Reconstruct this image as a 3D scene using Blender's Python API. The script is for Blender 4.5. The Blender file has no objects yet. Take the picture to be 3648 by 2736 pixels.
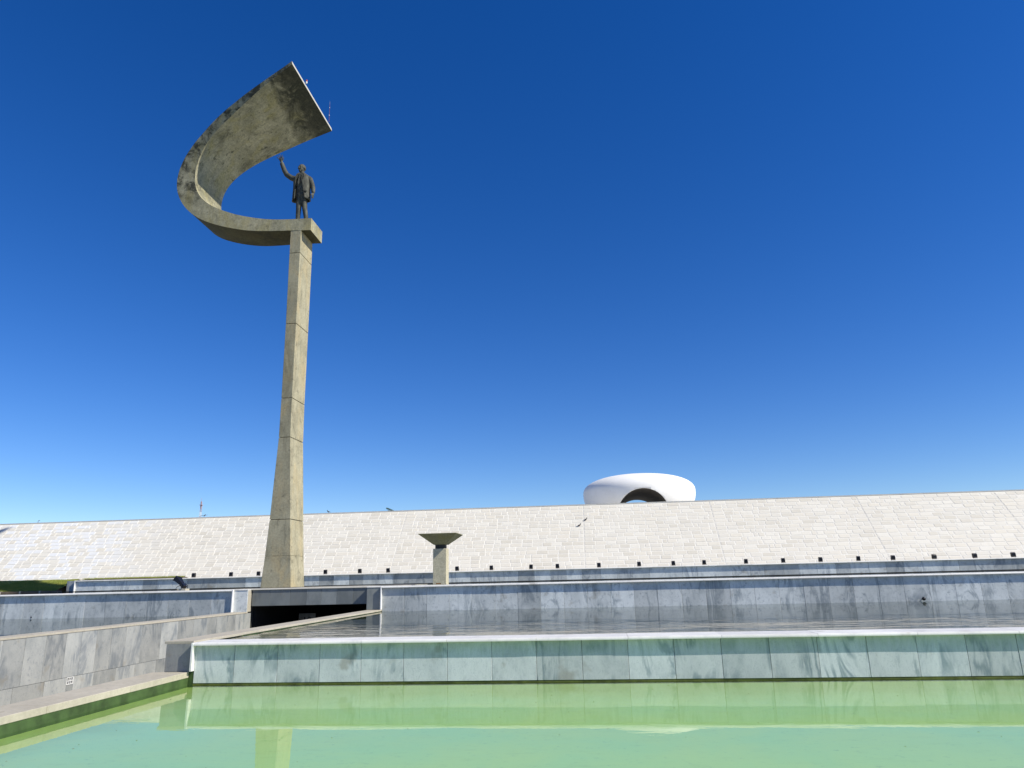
import bpy, bmesh, math, random
from mathutils import Vector, Matrix, noise as mnoise
rnd = random.Random(11)
S = bpy.context.scene
C = S.collection
R = math.radians

# ------------------------------------------------------------------ camera
# the eye is the origin: x runs along the pool walls, y away from the plaza, z up
PITCH, ROLL, YAW = 0.262792, -0.023815, 0.104399
cp, sp, cr, sr, cy, sy = math.cos(PITCH), math.sin(PITCH), math.cos(ROLL), math.sin(ROLL), math.cos(YAW), math.sin(YAW)
fwd = Vector((-sy*cp, cy*cp, sp)); right = Vector((cy, sy, 0)); up = right.cross(fwd)
r2 = cr*right + sr*up; u2 = -sr*right + cr*up
cd = bpy.data.cameras.new('camera'); cam = bpy.data.objects.new('camera', cd); C.objects.link(cam)
cam.matrix_world = Matrix((r2, u2, -fwd)).transposed().to_4x4()
cd.sensor_width = 36; cd.lens = 25.1664; cd.clip_start = 0.1; cd.clip_end = 12000
S.camera = cam

# ------------------------------------------------------------------ sky, sun, exposure
sun_dir = Vector((1.05, -0.335, 1.0)).normalized()
elev = math.asin(sun_dir.z); azim = math.atan2(sun_dir.x, sun_dir.y)
w = bpy.data.worlds.new('World'); S.world = w; w.use_nodes = True
nt = w.node_tree
bg = nt.nodes['Background']
sky = nt.nodes.new('ShaderNodeTexSky'); sky.sky_type = 'NISHITA'; sky.sun_disc = False
sky.sun_elevation = elev; sky.sun_rotation = azim
sky.altitude = 1100; sky.air_density = 1.0; sky.dust_density = 0.1; sky.ozone_density = 4.0
hs = nt.nodes.new('ShaderNodeHueSaturation'); hs.inputs['Saturation'].default_value = 1.325; hs.inputs['Hue'].default_value = 0.515
nt.links.new(sky.outputs[0], hs.inputs['Color']); nt.links.new(hs.outputs[0], bg.inputs['Color'])
bg.inputs['Strength'].default_value = 0.108
sl = bpy.data.lights.new('sun', 'SUN'); sl.energy = 5.0; sl.angle = R(0.53); sl.color = (1.0, 0.94, 0.81)
so = bpy.data.objects.new('sun', sl); C.objects.link(so)
so.rotation_euler = sun_dir.to_track_quat('Z', 'Y').to_euler(); so.location = (60, -20, 70)
V = S.view_settings
V.view_transform = 'Standard'; V.look = 'None'; V.exposure = 0.35; V.gamma = 1.0; V.use_curve_mapping = False

# ------------------------------------------------------------------ helpers
def mesh_obj(name, verts, faces, mat, parent=None, smooth=False, label=None, cat=None, group=None, kind=None):
    off = Vector(parent['_o']) if parent and '_o' in parent else Vector((0, 0, 0))
    if parent is None and cat and not kind:                       # a thing: put its origin at its base
        xs = [v[0] for v in verts]; ys = [v[1] for v in verts]; zs = [v[2] for v in verts]
        off = Vector(((min(xs)+max(xs))/2, (min(ys)+max(ys))/2, min(zs)))
    me = bpy.data.meshes.new(name)
    me.from_pydata([tuple(Vector(v)-off) for v in verts], [], faces)
    if smooth: me.polygons.foreach_set('use_smooth', [True]*len(me.polygons))
    if mat: me.materials.append(mat)
    me.update()
    o = bpy.data.objects.new(name, me); C.objects.link(o)
    if parent: o.parent = parent
    elif cat and not kind: o.location = off
    o['_o'] = tuple(off)
    tag(o, label, cat, group, kind)
    return o
def tag(o, label=None, cat=None, group=None, kind=None):
    if label: o['label'] = label
    if cat: o['category'] = cat
    if group: o['group'] = group
    if kind: o['kind'] = kind
def thing(name, loc, label, cat, group=None):
    o = bpy.data.objects.new(name, None); C.objects.link(o); o.location = loc
    o.empty_display_size = 0.3; o['_o'] = tuple(loc)
    tag(o, label, cat, group); return o
def boxvf(x0, x1, y0, y1, z0, z1):
    v = [(x0,y0,z0),(x1,y0,z0),(x1,y1,z0),(x0,y1,z0),(x0,y0,z1),(x1,y0,z1),(x1,y1,z1),(x0,y1,z1)]
    f = [(0,3,2,1),(4,5,6,7),(0,1,5,4),(1,2,6,5),(2,3,7,6),(3,0,4,7)]
    return v, f
def joinvf(parts):
    V_, F_ = [], []
    for v, f in parts:
        n = len(V_); V_ += v; F_ += [tuple(i+n for i in q) for q in f]
    return V_, F_
def box(name, x0, x1, y0, y1, z0, z1, mat, parent=None, bevel=0.0, **k):
    v, f = boxvf(x0, x1, y0, y1, z0, z1)
    if bevel:
        v, f = bevelvf(v, f, bevel)
    return mesh_obj(name, v, f, mat, parent, **k)
def bevelvf(v, f, b, seg=1):
    bm = bmesh.new(); vs = [bm.verts.new(p) for p in v]
    for q in f: bm.faces.new([vs[i] for i in q])
    bmesh.ops.bevel(bm, geom=bm.edges[:], offset=b, segments=seg, affect='EDGES', profile=0.5)
    bm.verts.index_update()
    vo = [tuple(p.co) for p in bm.verts]; fo = [tuple(x.index for x in q.verts) for q in bm.faces]
    bm.free(); return vo, fo
def tubevf(pts, rad, n=10, cap=True, flat=1.0):
    pts = [Vector(p) for p in pts]; V_, F_ = [], []
    if not isinstance(rad, (list, tuple)): rad = [rad]*len(pts)
    prev = None
    for i, p in enumerate(pts):
        d = (pts[min(i+1, len(pts)-1)] - pts[max(i-1, 0)]).normalized()
        if prev is None:
            a = d.cross(Vector((0, 1, 0)))
            if a.length < 0.2: a = d.cross(Vector((1, 0, 0)))
            a.normalize()
        else:
            a = (prev - d*prev.dot(d)).normalized()
        prev = a; b = d.cross(a)
        for k in range(n):
            t = 2*math.pi*k/n
            V_.append(tuple(p + rad[i]*(a*math.cos(t) + b*math.sin(t)*flat)))
    for i in range(len(pts)-1):
        for k in range(n):
            F_.append((i*n+k, i*n+(k+1) % n, (i+1)*n+(k+1) % n, (i+1)*n+k))
    if cap:
        F_.append(tuple(range(n-1, -1, -1))); F_.append(tuple((len(pts)-1)*n+k for k in range(n)))
    return V_, F_
def ellvf(c, r, rot=None, nu=16, nv=10):
    V_, F_ = [], []; c = Vector(c)
    for j in range(nv+1):
        ph = math.pi*j/nv
        for i in range(nu):
            t = 2*math.pi*i/nu
            p = Vector((r[0]*math.sin(ph)*math.cos(t), r[1]*math.sin(ph)*math.sin(t), -r[2]*math.cos(ph)))
            if rot: p = rot @ p
            V_.append(tuple(c+p))
    for j in range(nv):
        for i in range(nu):
            q = (j*nu+i, j*nu+(i+1) % nu, (j+1)*nu+(i+1) % nu, (j+1)*nu+i)
            F_.append(q)
    return V_, F_
def instance(src, name, loc, scale=None, rot=None, parent=None):
    o = src.copy(); o.name = name; C.objects.link(o); o.parent = parent
    off = Vector(parent['_o']) if parent else Vector((0, 0, 0))
    o.location = Vector(loc)-off
    if scale: o.scale = scale
    if rot is not None: o.rotation_euler = rot
    return o

# ------------------------------------------------------------------ materials
class N:
    def __init__(s, name):
        s.m = bpy.data.materials.new(name); s.m.use_nodes = True; s.t = s.m.node_tree
        s.b = s.t.nodes['Principled BSDF']; s.out = s.t.nodes['Material Output']
    def n(s, typ, **k):
        x = s.t.nodes.new(typ)
        for a, v in k.items(): setattr(x, a, v)
        return x
    def L(s, a, b): s.t.links.new(a, b)
    def set(s, node, **k):
        for a, v in k.items():
            i = node.inputs[a.replace('_', ' ')]
            if hasattr(v, 'type') and hasattr(v, 'is_linked'): s.L(v, i)
            else: i.default_value = v
        return node
    def pos(s): return s.n('ShaderNodeNewGeometry').outputs['Position']
    def objc(s, rand=40.0):
        tc = s.n('ShaderNodeTexCoord').outputs['Object']
        oi = s.n('ShaderNodeObjectInfo').outputs['Random']
        m = s.math('MULTIPLY', oi, rand)
        cb = s.n('ShaderNodeCombineXYZ'); s.L(m, cb.inputs[0]); s.L(m, cb.inputs[1])
        m2 = s.math('MULTIPLY', oi, rand*1.7); s.L(m2, cb.inputs[2])
        a = s.n('ShaderNodeVectorMath', operation='ADD'); s.L(tc, a.inputs[0]); s.L(cb.outputs[0], a.inputs[1])
        return a.outputs[0]
    def mapp(s, vec, scale=(1, 1, 1), rot=(0, 0, 0), loc=(0, 0, 0)):
        m = s.n('ShaderNodeMapping'); s.L(vec, m.inputs['Vector'])
        m.inputs['Scale'].default_value = scale; m.inputs['Rotation'].default_value = rot; m.inputs['Location'].default_value = loc
        return m.outputs[0]
    def noise(s, vec, scale, detail=4, rough=0.55, dist=0.0):
        x = s.n('ShaderNodeTexNoise'); s.L(vec, x.inputs['Vector'])
        s.set(x, Scale=scale, Detail=detail, Roughness=rough, Distortion=dist); return x.outputs['Fac']
    def ramp(s, fac, a, b, lo=0.0, hi=1.0):
        x = s.n('ShaderNodeMapRange'); s.L(fac, x.inputs['Value'])
        s.set(x, From_Min=a, From_Max=b, To_Min=lo, To_Max=hi); x.interpolation_type = 'SMOOTHSTEP'
        return x.outputs['Result']
    def math(s, op, a, b=None, c=None):
        x = s.n('ShaderNodeMath', operation=op)
        for i, v in enumerate((a, b, c)):
            if v is None: continue
            if hasattr(v, 'is_linked'): s.L(v, x.inputs[i])
            else: x.inputs[i].default_value = v
        return x.outputs[0]
    def mix(s, fac, a, b, mode='MIX'):
        x = s.n('ShaderNodeMix', data_type='RGBA', blend_type=mode)
        for i, v in ((0, fac), (6, a), (7, b)):
            if hasattr(v, 'is_linked'): s.L(v, x.inputs[i])
            else: x.inputs[i].default_value = v if i == 0 else (*v, 1) if len(v) == 3 else v
        return x.outputs[2]
    def bump(s, h, strength=0.3, dist=0.02, normal=None):
        x = s.n('ShaderNodeBump'); s.L(h, x.inputs['Height']); s.set(x, Strength=strength, Distance=dist)
        if normal: s.L(normal, x.inputs['Normal'])
        return x.outputs[0]
    def fin(s, col, rough=0.6, normal=None, metal=0.0, spec=0.4):
        if hasattr(col, 'is_linked'): s.L(col, s.b.inputs['Base Color'])
        else: s.b.inputs['Base Color'].default_value = (*col, 1)
        if hasattr(rough, 'is_linked'): s.L(rough, s.b.inputs['Roughness'])
        else: s.b.inputs['Roughness'].default_value = rough
        s.b.inputs['Metallic'].default_value = metal; s.b.inputs['Specular IOR Level'].default_value = spec
        if normal: s.L(normal, s.b.inputs['Normal'])
        return s.m

def m_marble(name, pale, grey, blue, vein_amt=0.6, mott=0.5, vary=0.25, algae=0.0, height=1.0, vrot=0.7):
    x = N(name); v = x.objc()
    oi = x.n('ShaderNodeObjectInfo').outputs['Random']
    n1 = x.noise(x.mapp(v, (0.8, 0.8, 0.5), (0, vrot, 0)), 1.3, 5, 0.6, 0.8)
    col = x.mix(x.ramp(n1, 0.35, 0.7), pale, grey)
    # broad drifting vein bands
    w1 = x.noise(x.mapp(v, (1.3, 1.3, 0.34), (0, vrot, 0)), 0.8, 4, 0.6, 1.2)
    band = x.math('SUBTRACT', 1.0, x.ramp(x.math('ABSOLUTE', x.math('SUBTRACT', w1, 0.5)), 0.0, 0.075))
    patch = x.ramp(x.noise(v, 0.8, 2), 0.42, 0.62)
    col = x.mix(x.math('MULTIPLY', x.math('MULTIPLY', band, patch), vein_amt), col, blue)
    # fine cracks of colour
    w2 = x.noise(x.mapp(v, (3, 3, 1.2), (0, vrot*1.3, 0)), 2.4, 5, 0.65, 1.2)
    thin = x.math('SUBTRACT', 1.0, x.ramp(x.math('ABSOLUTE', x.math('SUBTRACT', w2, 0.52)), 0.0, 0.02))
    col = x.mix(x.math('MULTIPLY', thin, vein_amt*0.45), col, blue)
    n3 = x.noise(v, 5.5, 6, 0.7)
    col = x.mix(x.math('MULTIPLY', x.ramp(n3, 0.52, 0.75), mott), col, blue)
    fine = x.noise(v, 38, 3, 0.7)
    col = x.mix(0.16, col, x.mix(fine, (0.1, 0.1, 0.1), (1, 1, 1)), 'OVERLAY')
    val = x.n('ShaderNodeHueSaturation'); x.L(col, val.inputs['Color'])
    x.L(x.ramp(oi, 0, 1, 1-vary, 1+vary*0.55), val.inputs['Value'])
    col = val.outputs[0]
    # rusty damp stains
    st = x.math('MULTIPLY', x.ramp(x.noise(v, 1.1, 3, 0.6), 0.60, 0.74), 0.45)
    col = x.mix(st, col, (0.20, 0.17, 0.12))
    if algae:
        tc = x.n('ShaderNodeTexCoord').outputs['Object']
        sep = x.n('ShaderNodeSeparateXYZ'); x.L(tc, sep.inputs[0])
        stre = x.noise(x.mapp(v, (7, 7, 0.6)), 1.4, 4, 0.7)
        zed = x.math('ADD', sep.outputs[2], x.math('MULTIPLY', x.math('SUBTRACT', stre, 0.5), 0.9))
        a = x.math('MULTIPLY', x.ramp(zed, height*0.5-0.42, height*0.5+0.02), algae)
        col = x.mix(a, col, (0.17, 0.27, 0.10))
    return x.fin(col, x.ramp(fine, 0, 1, 0.35, 0.6), x.bump(fine, 0.12, 0.004))

def m_concrete(name, base, dark, ochre=None, stain=0.5, stain_col=(0.02, 0.02, 0.015), scale=1.0, tipstain='', vstreak=0.3, grain=0.22):
    x = N(name); p = x.pos()
    n1 = x.noise(p, 0.7*scale, 6, 0.62, 0.4)
    col = x.mix(x.ramp(n1, 0.3, 0.72), base, dark)
    if ochre:
        n2 = x.noise(x.mapp(p, (1, 1, 0.4)), 0.9*scale, 4, 0.6, 0.6)
        col = x.mix(x.math('MULTIPLY', x.ramp(n2, 0.45, 0.72), 0.7), col, ochre)
    st = x.noise(x.mapp(p, (3.2, 3.2, 0.35)), 1.0*scale, 5, 0.65)
    col = x.mix(x.math('MULTIPLY', x.ramp(st, 0.52, 0.75), vstreak), col, stain_col)
    bl = x.noise(p, 1.6*scale, 7, 0.68, 0.5)
    mask = x.math('MULTIPLY', x.ramp(bl, 0.56, 0.70), stain)
    if tipstain:   # lichen and soot, thickest along the tip edge and round the outer bend
        sep = x.n('ShaderNodeSeparateXYZ'); x.L(p, sep.inputs[0])
        nn = x.noise(x.mapp(p, (1.0, 0.6, 1.0)), 0.9, 6, 0.7, 0.8)
        tip = x.ramp(x.math('ADD', sep.outputs[0], x.math('MULTIPLY', x.math('SUBTRACT', nn, 0.5), 7.0)), -25.3, -22.7)
        hi = x.ramp(sep.outputs[2], 37.0, 38.6)
        mask = x.math('MAXIMUM', mask, x.math('MULTIPLY', x.math('MULTIPLY', tip, hi), 0.95 if tipstain == 'inner' else 0.3))
        bend = x.math('MULTIPLY', x.ramp(sep.outputs[2], 29.4, 31.2), x.ramp(x.noise(p, 1.15, 7, 0.72, 0.6), 0.42, 0.58))
        if tipstain == 'edge': mask = x.math('MAXIMUM', mask, x.math('MULTIPLY', bend, 0.88))
    col = x.mix(mask, col, stain_col)
    big = x.noise(x.mapp(p, (1, 1, 0.6)), 0.42*scale, 6, 0.7, 0.7)
    col = x.mix(x.math('MULTIPLY', x.ramp(big, 0.50, 0.66), stain*0.75), col, tuple(c*0.42 for c in dark))
    rill = x.noise(x.mapp(p, (9, 9, 0.5)), 1.0*scale, 4, 0.7)
    col = x.mix(x.math('MULTIPLY', x.ramp(rill, 0.58, 0.72), vstreak), col, tuple(c*0.5 for c in dark))
    holes = x.ramp(x.noise(p, 4.5*scale, 2, 0.5), 0.70, 0.76)
    col = x.mix(x.math('MULTIPLY', holes, 0.6), col, stain_col)
    fine = x.noise(p, 26*scale, 4, 0.7)
    mid_ = x.noise(p, 7*scale, 5, 0.75)
    col = x.mix(grain*1.3, col, x.mix(x.ramp(mid_, 0.3, 0.7), (0.15, 0.15, 0.15), (0.85, 0.85, 0.85)), 'OVERLAY')
    col = x.mix(grain, col, x.mix(fine, (0.1, 0.1, 0.1), (1, 1, 1)), 'OVERLAY')
    return x.fin(col, 0.85, x.bump(fine, 0.35, 0.01), spec=0.25)

def m_plain(name, col, rough=0.6, var=0.15, scale=3.0, metal=0.0, spec=0.4, bump=0.1):
    x = N(name); p = x.pos()
    n = x.noise(p, scale, 5, 0.6)
    c2 = tuple(c*(1-var*2) for c in col)
    return x.fin(x.mix(x.ramp(n, 0.3, 0.7), col, c2), rough, x.bump(n, bump, 0.01), metal, spec)

def m_roofslab():
    x = N('roof_marble')
    g = x.n('ShaderNodeNewGeometry'); oi = x.n('ShaderNodeObjectInfo').outputs['Random']
    r = x.math('FRACT', x.math('ADD', x.math('MULTIPLY', g.outputs['Random Per Island'], 7.31), x.math('MULTIPLY', oi, 3.77)))
    r2_ = x.math('FRACT', x.math('MULTIPLY', r, 13.7))
    p = g.outputs['Position']
    col = x.mix(x.ramp(r, 0.0, 1.0), (0.605, 0.565, 0.48), (0.58, 0.55, 0.48))
    col = x.mix(x.ramp(r2_, 0.72, 0.95), col, (0.54, 0.505, 0.43))
    col = x.mix(x.ramp(r2_, 0.30, 0.05), col, (0.63, 0.60, 0.525))
    sep = x.n('ShaderNodeSeparateXYZ'); x.L(p, sep.inputs[0])
    newer = x.math('MULTIPLY', x.ramp(sep.outputs[0], -38, -48), x.ramp(r2_, 0.35, 0.65))
    col = x.mix(newer, col, (0.64, 0.645, 0.64))
    big = x.noise(p, 0.25, 4, 0.6)
    col = x.mix(x.math('MULTIPLY', x.ramp(big, 0.5, 0.75), 0.55), col, (0.63, 0.60, 0.525))
    ve = x.noise(x.mapp(p, (1, 1.5, 1.5), (0.3, 0.5, 0.4)), 2.6, 5, 0.65, 1.3)
    col = x.mix(x.math('MULTIPLY', x.ramp(ve, 0.55, 0.75), 0.35), col, (0.52, 0.50, 0.45))
    run = x.noise(x.mapp(p, (1.6, 0.12, 0.12)), 0.8, 4, 0.65)
    col = x.mix(x.math('MULTIPLY', x.ramp(run, 0.54, 0.72), 0.30), col, (0.50, 0.47, 0.40))
    fine = x.noise(p, 16, 3, 0.7)
    col = x.mix(0.14, col, x.mix(fine, (0.1, 0.1, 0.1), (1, 1, 1)), 'OVERLAY')
    return x.fin(col, 0.62, x.bump(fine, 0.2, 0.006), spec=0.3)

def m_water(name, tint, bumpscale, bstr, patch=None, rough=0.015, dist=0.02, xs=0.55):
    x = N(name); x.t.nodes.remove(x.b); p = x.pos()
    h = x.noise(x.mapp(p, (xs, 1.0, 1)), bumpscale, 3, 0.5, 0.4)
    h2 = x.noise(x.mapp(p, (0.5, 1.0, 1), (0, 0, 0.3)), bumpscale*0.17, 2, 0.5)
    h = x.math('ADD', h, x.math('MULTIPLY', h2, 3.5))
    if patch:
        sep = x.n('ShaderNodeSeparateXYZ'); x.L(p, sep.inputs[0])
        wob = x.math('ADD', sep.outputs[1], x.math('MULTIPLY', x.math('SUBTRACT', x.noise(p, 0.16, 2), 0.5), 6.0))
        calm = x.ramp(wob, patch[0], patch[1], 1.0, 0.03)
        strg = x.math('MULTIPLY', calm, bstr)
    bmp = x.n('ShaderNodeBump'); x.L(h, bmp.inputs['Height']); bmp.inputs['Distance'].default_value = dist
    if patch: x.L(strg, bmp.inputs['Strength'])
    else: bmp.inputs['Strength'].default_value = bstr
    lw = x.n('ShaderNodeLayerWeight'); lw.inputs['Blend'].default_value = 0.5; x.L(bmp.outputs[0], lw.inputs['Normal'])   # Schlick, the same from above and below
    fr_ = x.math('ADD', x.math('MULTIPLY', x.math('POWER', lw.outputs['Facing'], 5.6), 0.98), 0.02)
    gl = x.n('ShaderNodeBsdfGlossy'); gl.inputs['Roughness'].default_value = rough; x.L(bmp.outputs[0], gl.inputs['Normal'])
    tr = x.n('ShaderNodeBsdfTransparent'); tr.inputs['Color'].default_value = (*tint, 1)
    mx = x.n('ShaderNodeMixShader'); x.L(fr_, mx.inputs[0]); x.L(tr.outputs[0], mx.inputs[1]); x.L(gl.outputs[0], mx.inputs[2])
    x.L(mx.outputs[0], x.out.inputs['Surface']); return x.m

def m_poolfloor():
    x = N('painted_pool_floor'); p = x.pos()
    n1 = x.noise(p, 0.35, 5, 0.6, 0.5); n2 = x.noise(x.mapp(p, (0.6, 1.4, 1)), 2.6, 5, 0.7)
    col = x.mix(x.ramp(n1, 0.3, 0.7), (0.375, 0.535, 0.20), (0.33, 0.525, 0.225))
    col = x.mix(x.math('MULTIPLY', x.ramp(n2, 0.52, 0.75), 0.35), col, (0.28, 0.40, 0.15))
    sep = x.n('ShaderNodeSeparateXYZ'); x.L(p, sep.inputs[0])
    wob = x.math('MULTIPLY', x.math('SUBTRACT', x.noise(p, 0.8, 4), 0.5), 2.4)
    edge = x.ramp(x.math('ADD', sep.outputs[1], wob), 18.2, 21.8)
    edge2 = x.ramp(x.math('ADD', sep.outputs[0], wob), -9.6, -12.2)
    al = x.math('MAXIMUM', edge, edge2)
    col = x.mix(x.math('MULTIPLY', al, 0.75), col, (0.25, 0.335, 0.06))
    sp_ = x.noise(x.mapp(p, (2.2, 5.5, 1)), 2.6, 4, 0.8)
    col = x.mix(x.math('MULTIPLY', x.ramp(sp_, 0.60, 0.68), 0.5), col, (0.13, 0.19, 0.13))
    return x.fin(col, 0.8)

def m_bronze():
    x = N('weathered_bronze'); p = x.pos()
    n = x.noise(x.mapp(p, (2, 2, 0.7)), 2.2, 6, 0.65)
    col = x.mix(x.ramp(n, 0.35, 0.7), (0.042, 0.042, 0.035), (0.105, 0.11, 0.09))
    n2 = x.noise(p, 5, 4, 0.6)
    col = x.mix(x.math('MULTIPLY', x.ramp(n2, 0.55, 0.75), 0.5), col, (0.16, 0.165, 0.13))
    return x.fin(col, 0.72, x.bump(n2, 0.35, 0.03), 0.12, 0.3)

def m_grass(name, a, b):
    x = N(name); p = x.pos()
    n = x.noise(p, 1.3, 4, 0.6); g = x.n('ShaderNodeNewGeometry').outputs['Random Per Island']
    col = x.mix(x.ramp(n, 0.3, 0.7), a, b); col = x.mix(x.math('MULTIPLY', g, 0.6), col, (0.23, 0.22, 0.05))
    return x.fin(col, 0.8, spec=0.2)

M = dict(
    w1=m_marble('marble_lower_wall', (0.56, 0.59, 0.60), (0.46, 0.49, 0.505), (0.14, 0.20, 0.23), 0.72, 0.12, 0.15, algae=0.26, height=1.0),
    w2=m_marble('marble_upper_wall', (0.61, 0.635, 0.62), (0.49, 0.515, 0.505), (0.15, 0.185, 0.21), 0.60, 0.75, 0.26),
    w3=m_marble('marble_terrace_wall', (0.57, 0.595, 0.585), (0.44, 0.465, 0.465), (0.13, 0.16, 0.20), 0.55, 0.40, 0.35, vrot=-0.9),
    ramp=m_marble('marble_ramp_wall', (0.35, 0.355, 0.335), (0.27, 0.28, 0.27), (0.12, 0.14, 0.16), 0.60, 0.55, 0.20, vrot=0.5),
    lint=m_marble('marble_lintel', (0.22, 0.235, 0.225), (0.165, 0.18, 0.175), (0.09, 0.105, 0.11), 0.25, 0.25, 0.25),
    cope=m_marble('marble_coping', (0.70, 0.69, 0.65), (0.62, 0.61, 0.575), (0.45, 0.46, 0.46), 0.30, 0.10, 0.08),
    fin=m_marble('marble_fin', (0.80, 0.79, 0.77), (0.72, 0.72, 0.70), (0.5, 0.5, 0.5), 0.2, 0.1, 0.05),
    roof=m_roofslab(),
    mortar=m_plain('white_mortar', (0.70, 0.675, 0.61), 0.8, 0.03, 1.2),
    seam=m_plain('joint_filler', (0.30, 0.28, 0.24), 0.9, 0.3, 0.8),
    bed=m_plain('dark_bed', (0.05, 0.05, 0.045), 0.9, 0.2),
    beige=m_concrete('beige_concrete', (0.43, 0.395, 0.32), (0.365, 0.335, 0.27), None, 0.12, (0.22, 0.19, 0.13), 1.0, vstreak=0.12, grain=0.09),
    algae=m_plain('algae_concrete', (0.055, 0.10, 0.03), 0.6, 0.25, 2.5),
    moss=m_plain('waterline_moss', (0.13, 0.145, 0.035), 0.8, 0.25, 3.0),
    brown=m_concrete('brown_kerb', (0.16, 0.12, 0.085), (0.11, 0.085, 0.06), None, 0.5, (0.05, 0.045, 0.03), 2.0),
    terr=m_concrete('terrace_stone', (0.34, 0.33, 0.29), (0.27, 0.265, 0.24), None, 0.3, (0.13, 0.12, 0.10), 1.0),
    conc=m_concrete('column_concrete', (0.37, 0.34, 0.235), (0.27, 0.25, 0.17), (0.41, 0.335, 0.19), 0.60, (0.09, 0.083, 0.06), 1.0, vstreak=0.60, grain=0.17),
    sick=m_concrete('shell_concrete', (0.36, 0.335, 0.23), (0.20, 0.19, 0.125), (0.28, 0.25, 0.11), 0.85, (0.022, 0.024, 0.016), 0.9, tipstain='inner', vstreak=0.25, grain=0.28),
    edge=m_concrete('edge_concrete', (0.36, 0.335, 0.23), (0.22, 0.21, 0.14), (0.30, 0.26, 0.12), 0.45, (0.022, 0.024, 0.018), 1.0, tipstain='edge', vstreak=0.3, grain=0.22),
    under=m_concrete('shaded_mossy_concrete', (0.065, 0.06, 0.026), (0.032, 0.031, 0.013), (0.065, 0.054, 0.02), 0.7, (0.025, 0.027, 0.014), 0.8, vstreak=0.2, grain=0.25),  # algae stained concrete, darkened further to carry the shade under the shell
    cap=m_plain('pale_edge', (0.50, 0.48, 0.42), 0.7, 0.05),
    bowl=m_concrete('bowl_concrete', (0.25, 0.235, 0.14), (0.20, 0.19, 0.115), (0.22, 0.20, 0.08), 0.3, (0.08, 0.075, 0.05), 1.5),
    ped=m_concrete('pedestal_concrete', (0.47, 0.43, 0.31), (0.41, 0.38, 0.275), None, 0.12, (0.20, 0.18, 0.12), 1.5, vstreak=0.12),
    white=m_concrete('white_render', (0.77, 0.76, 0.73), (0.72, 0.71, 0.675), None, 0.06, (0.50, 0.48, 0.43), 0.5, vstreak=0.10, grain=0.03),
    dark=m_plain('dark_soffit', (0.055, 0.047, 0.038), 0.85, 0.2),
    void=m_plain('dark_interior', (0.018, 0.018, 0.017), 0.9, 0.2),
    black=m_plain('black_metal', (0.016, 0.016, 0.02), 0.38, 0.2, 6, 0.3, 0.5),
    glass=m_plain('lens_glass', (0.05, 0.055, 0.06), 0.12, 0.0, 3, 0.0, 0.6),
    grey=m_plain('grey_metal', (0.30, 0.30, 0.29), 0.5, 0.15, 6, 0.4),
    whitepaint=m_plain('white_paint', (0.72, 0.72, 0.70), 0.5, 0.05),
    red=m_plain('red_paint', (0.42, 0.05, 0.04), 0.5, 0.1),
    maroon=m_plain('maroon_paint', (0.20, 0.06, 0.06), 0.6, 0.1),
    pink=m_plain('hazed_red_paint', (0.44, 0.33, 0.36), 0.6, 0.1),  # tower red paled to paint in the haze of distance
    rust=m_plain('rust', (0.30, 0.13, 0.03), 0.9, 0.3, 8),
    bronze=m_bronze(),
    water_near=m_water('pool_water', (0.93, 0.99, 0.95), 2.4, 0.055, None, 0.012, 0.02, 0.4),
    water_mid=m_water('dark_pool_water', (0.75, 0.80, 0.76), 1.7, 0.9, (25.5, 33.5), 0.006, 0.032, 0.30),
    water_left=m_water('calm_pool_water', (0.75, 0.80, 0.76), 3.0, 0.02, None, 0.01),
    pfloor=m_poolfloor(),
    dfloor=m_plain('dark_pool_floor', (0.17, 0.185, 0.18), 0.9, 0.2, 0.5),
    soil=m_plain('soil', (0.15, 0.125, 0.09), 0.95, 0.25, 1.5),
    turf=m_grass('turf', (0.15, 0.19, 0.035), (0.21, 0.22, 0.05)),
    blade=m_grass('grass_blades', (0.19, 0.26, 0.045), (0.28, 0.30, 0.07)),
    ground=m_plain('dry_ground', (0.16, 0.15, 0.08), 0.95, 0.2, 0.05),
    pave=m_concrete('plaza_paving', (0.30, 0.28, 0.25), (0.25, 0.24, 0.22), None, 0.2, (0.18, 0.17, 0.15), 0.6),
    leaf=m_plain('palm_leaf', (0.045, 0.075, 0.03), 0.6, 0.2),
    bark=m_plain('palm_bark', (0.16, 0.13, 0.10), 0.9, 0.2),
    feather=m_plain('pigeon_feather', (0.07, 0.07, 0.08), 0.7, 0.3, 12),
)

# ------------------------------------------------------------------ levels (metres from the eye)
Y1, Y2, Y3 = 21.8, 42.0, 60.0
ZT = -0.37                    # terrace
ZW1, ZW2, ZWL = -2.906, -1.765, -1.80
P = 0.150                     # how far copings and fins stand out
RX0, RX1 = -20.30, -13.10     # ramp between its two walls
RAMPZ = -4.30

# ------------------------------------------------------------------ the setting
v, f = boxvf(-4500, 4500, -4500, 6000, -7.4, -6.4)
mesh_obj('ground', v, f, M['ground'], kind='structure', label='dry level ground stretching out behind the white hall')
v, f = joinvf([boxvf(-12.25, 70, -60, 4.0, -6.39, -1.62), boxvf(-90, -21.2, -60, 14.0, -6.39, -1.9)])
mesh_obj('plaza', v, f, M['pave'], kind='structure', label='pale paved plaza in front of the pools')
# ramp floor sloping down to the entrance
v = [(RX0, -40, -1.7), (-12.26, -40, -1.7), (-12.26, 8, RAMPZ), (RX0, 8, RAMPZ), (RX0, 56, RAMPZ), (-12.26, 56, RAMPZ)]
mesh_obj('ramp', v, [(0, 1, 2, 3), (3, 2, 5, 4)], M['pave'], kind='structure', label='paved ramp sunk between the pools')
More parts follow.
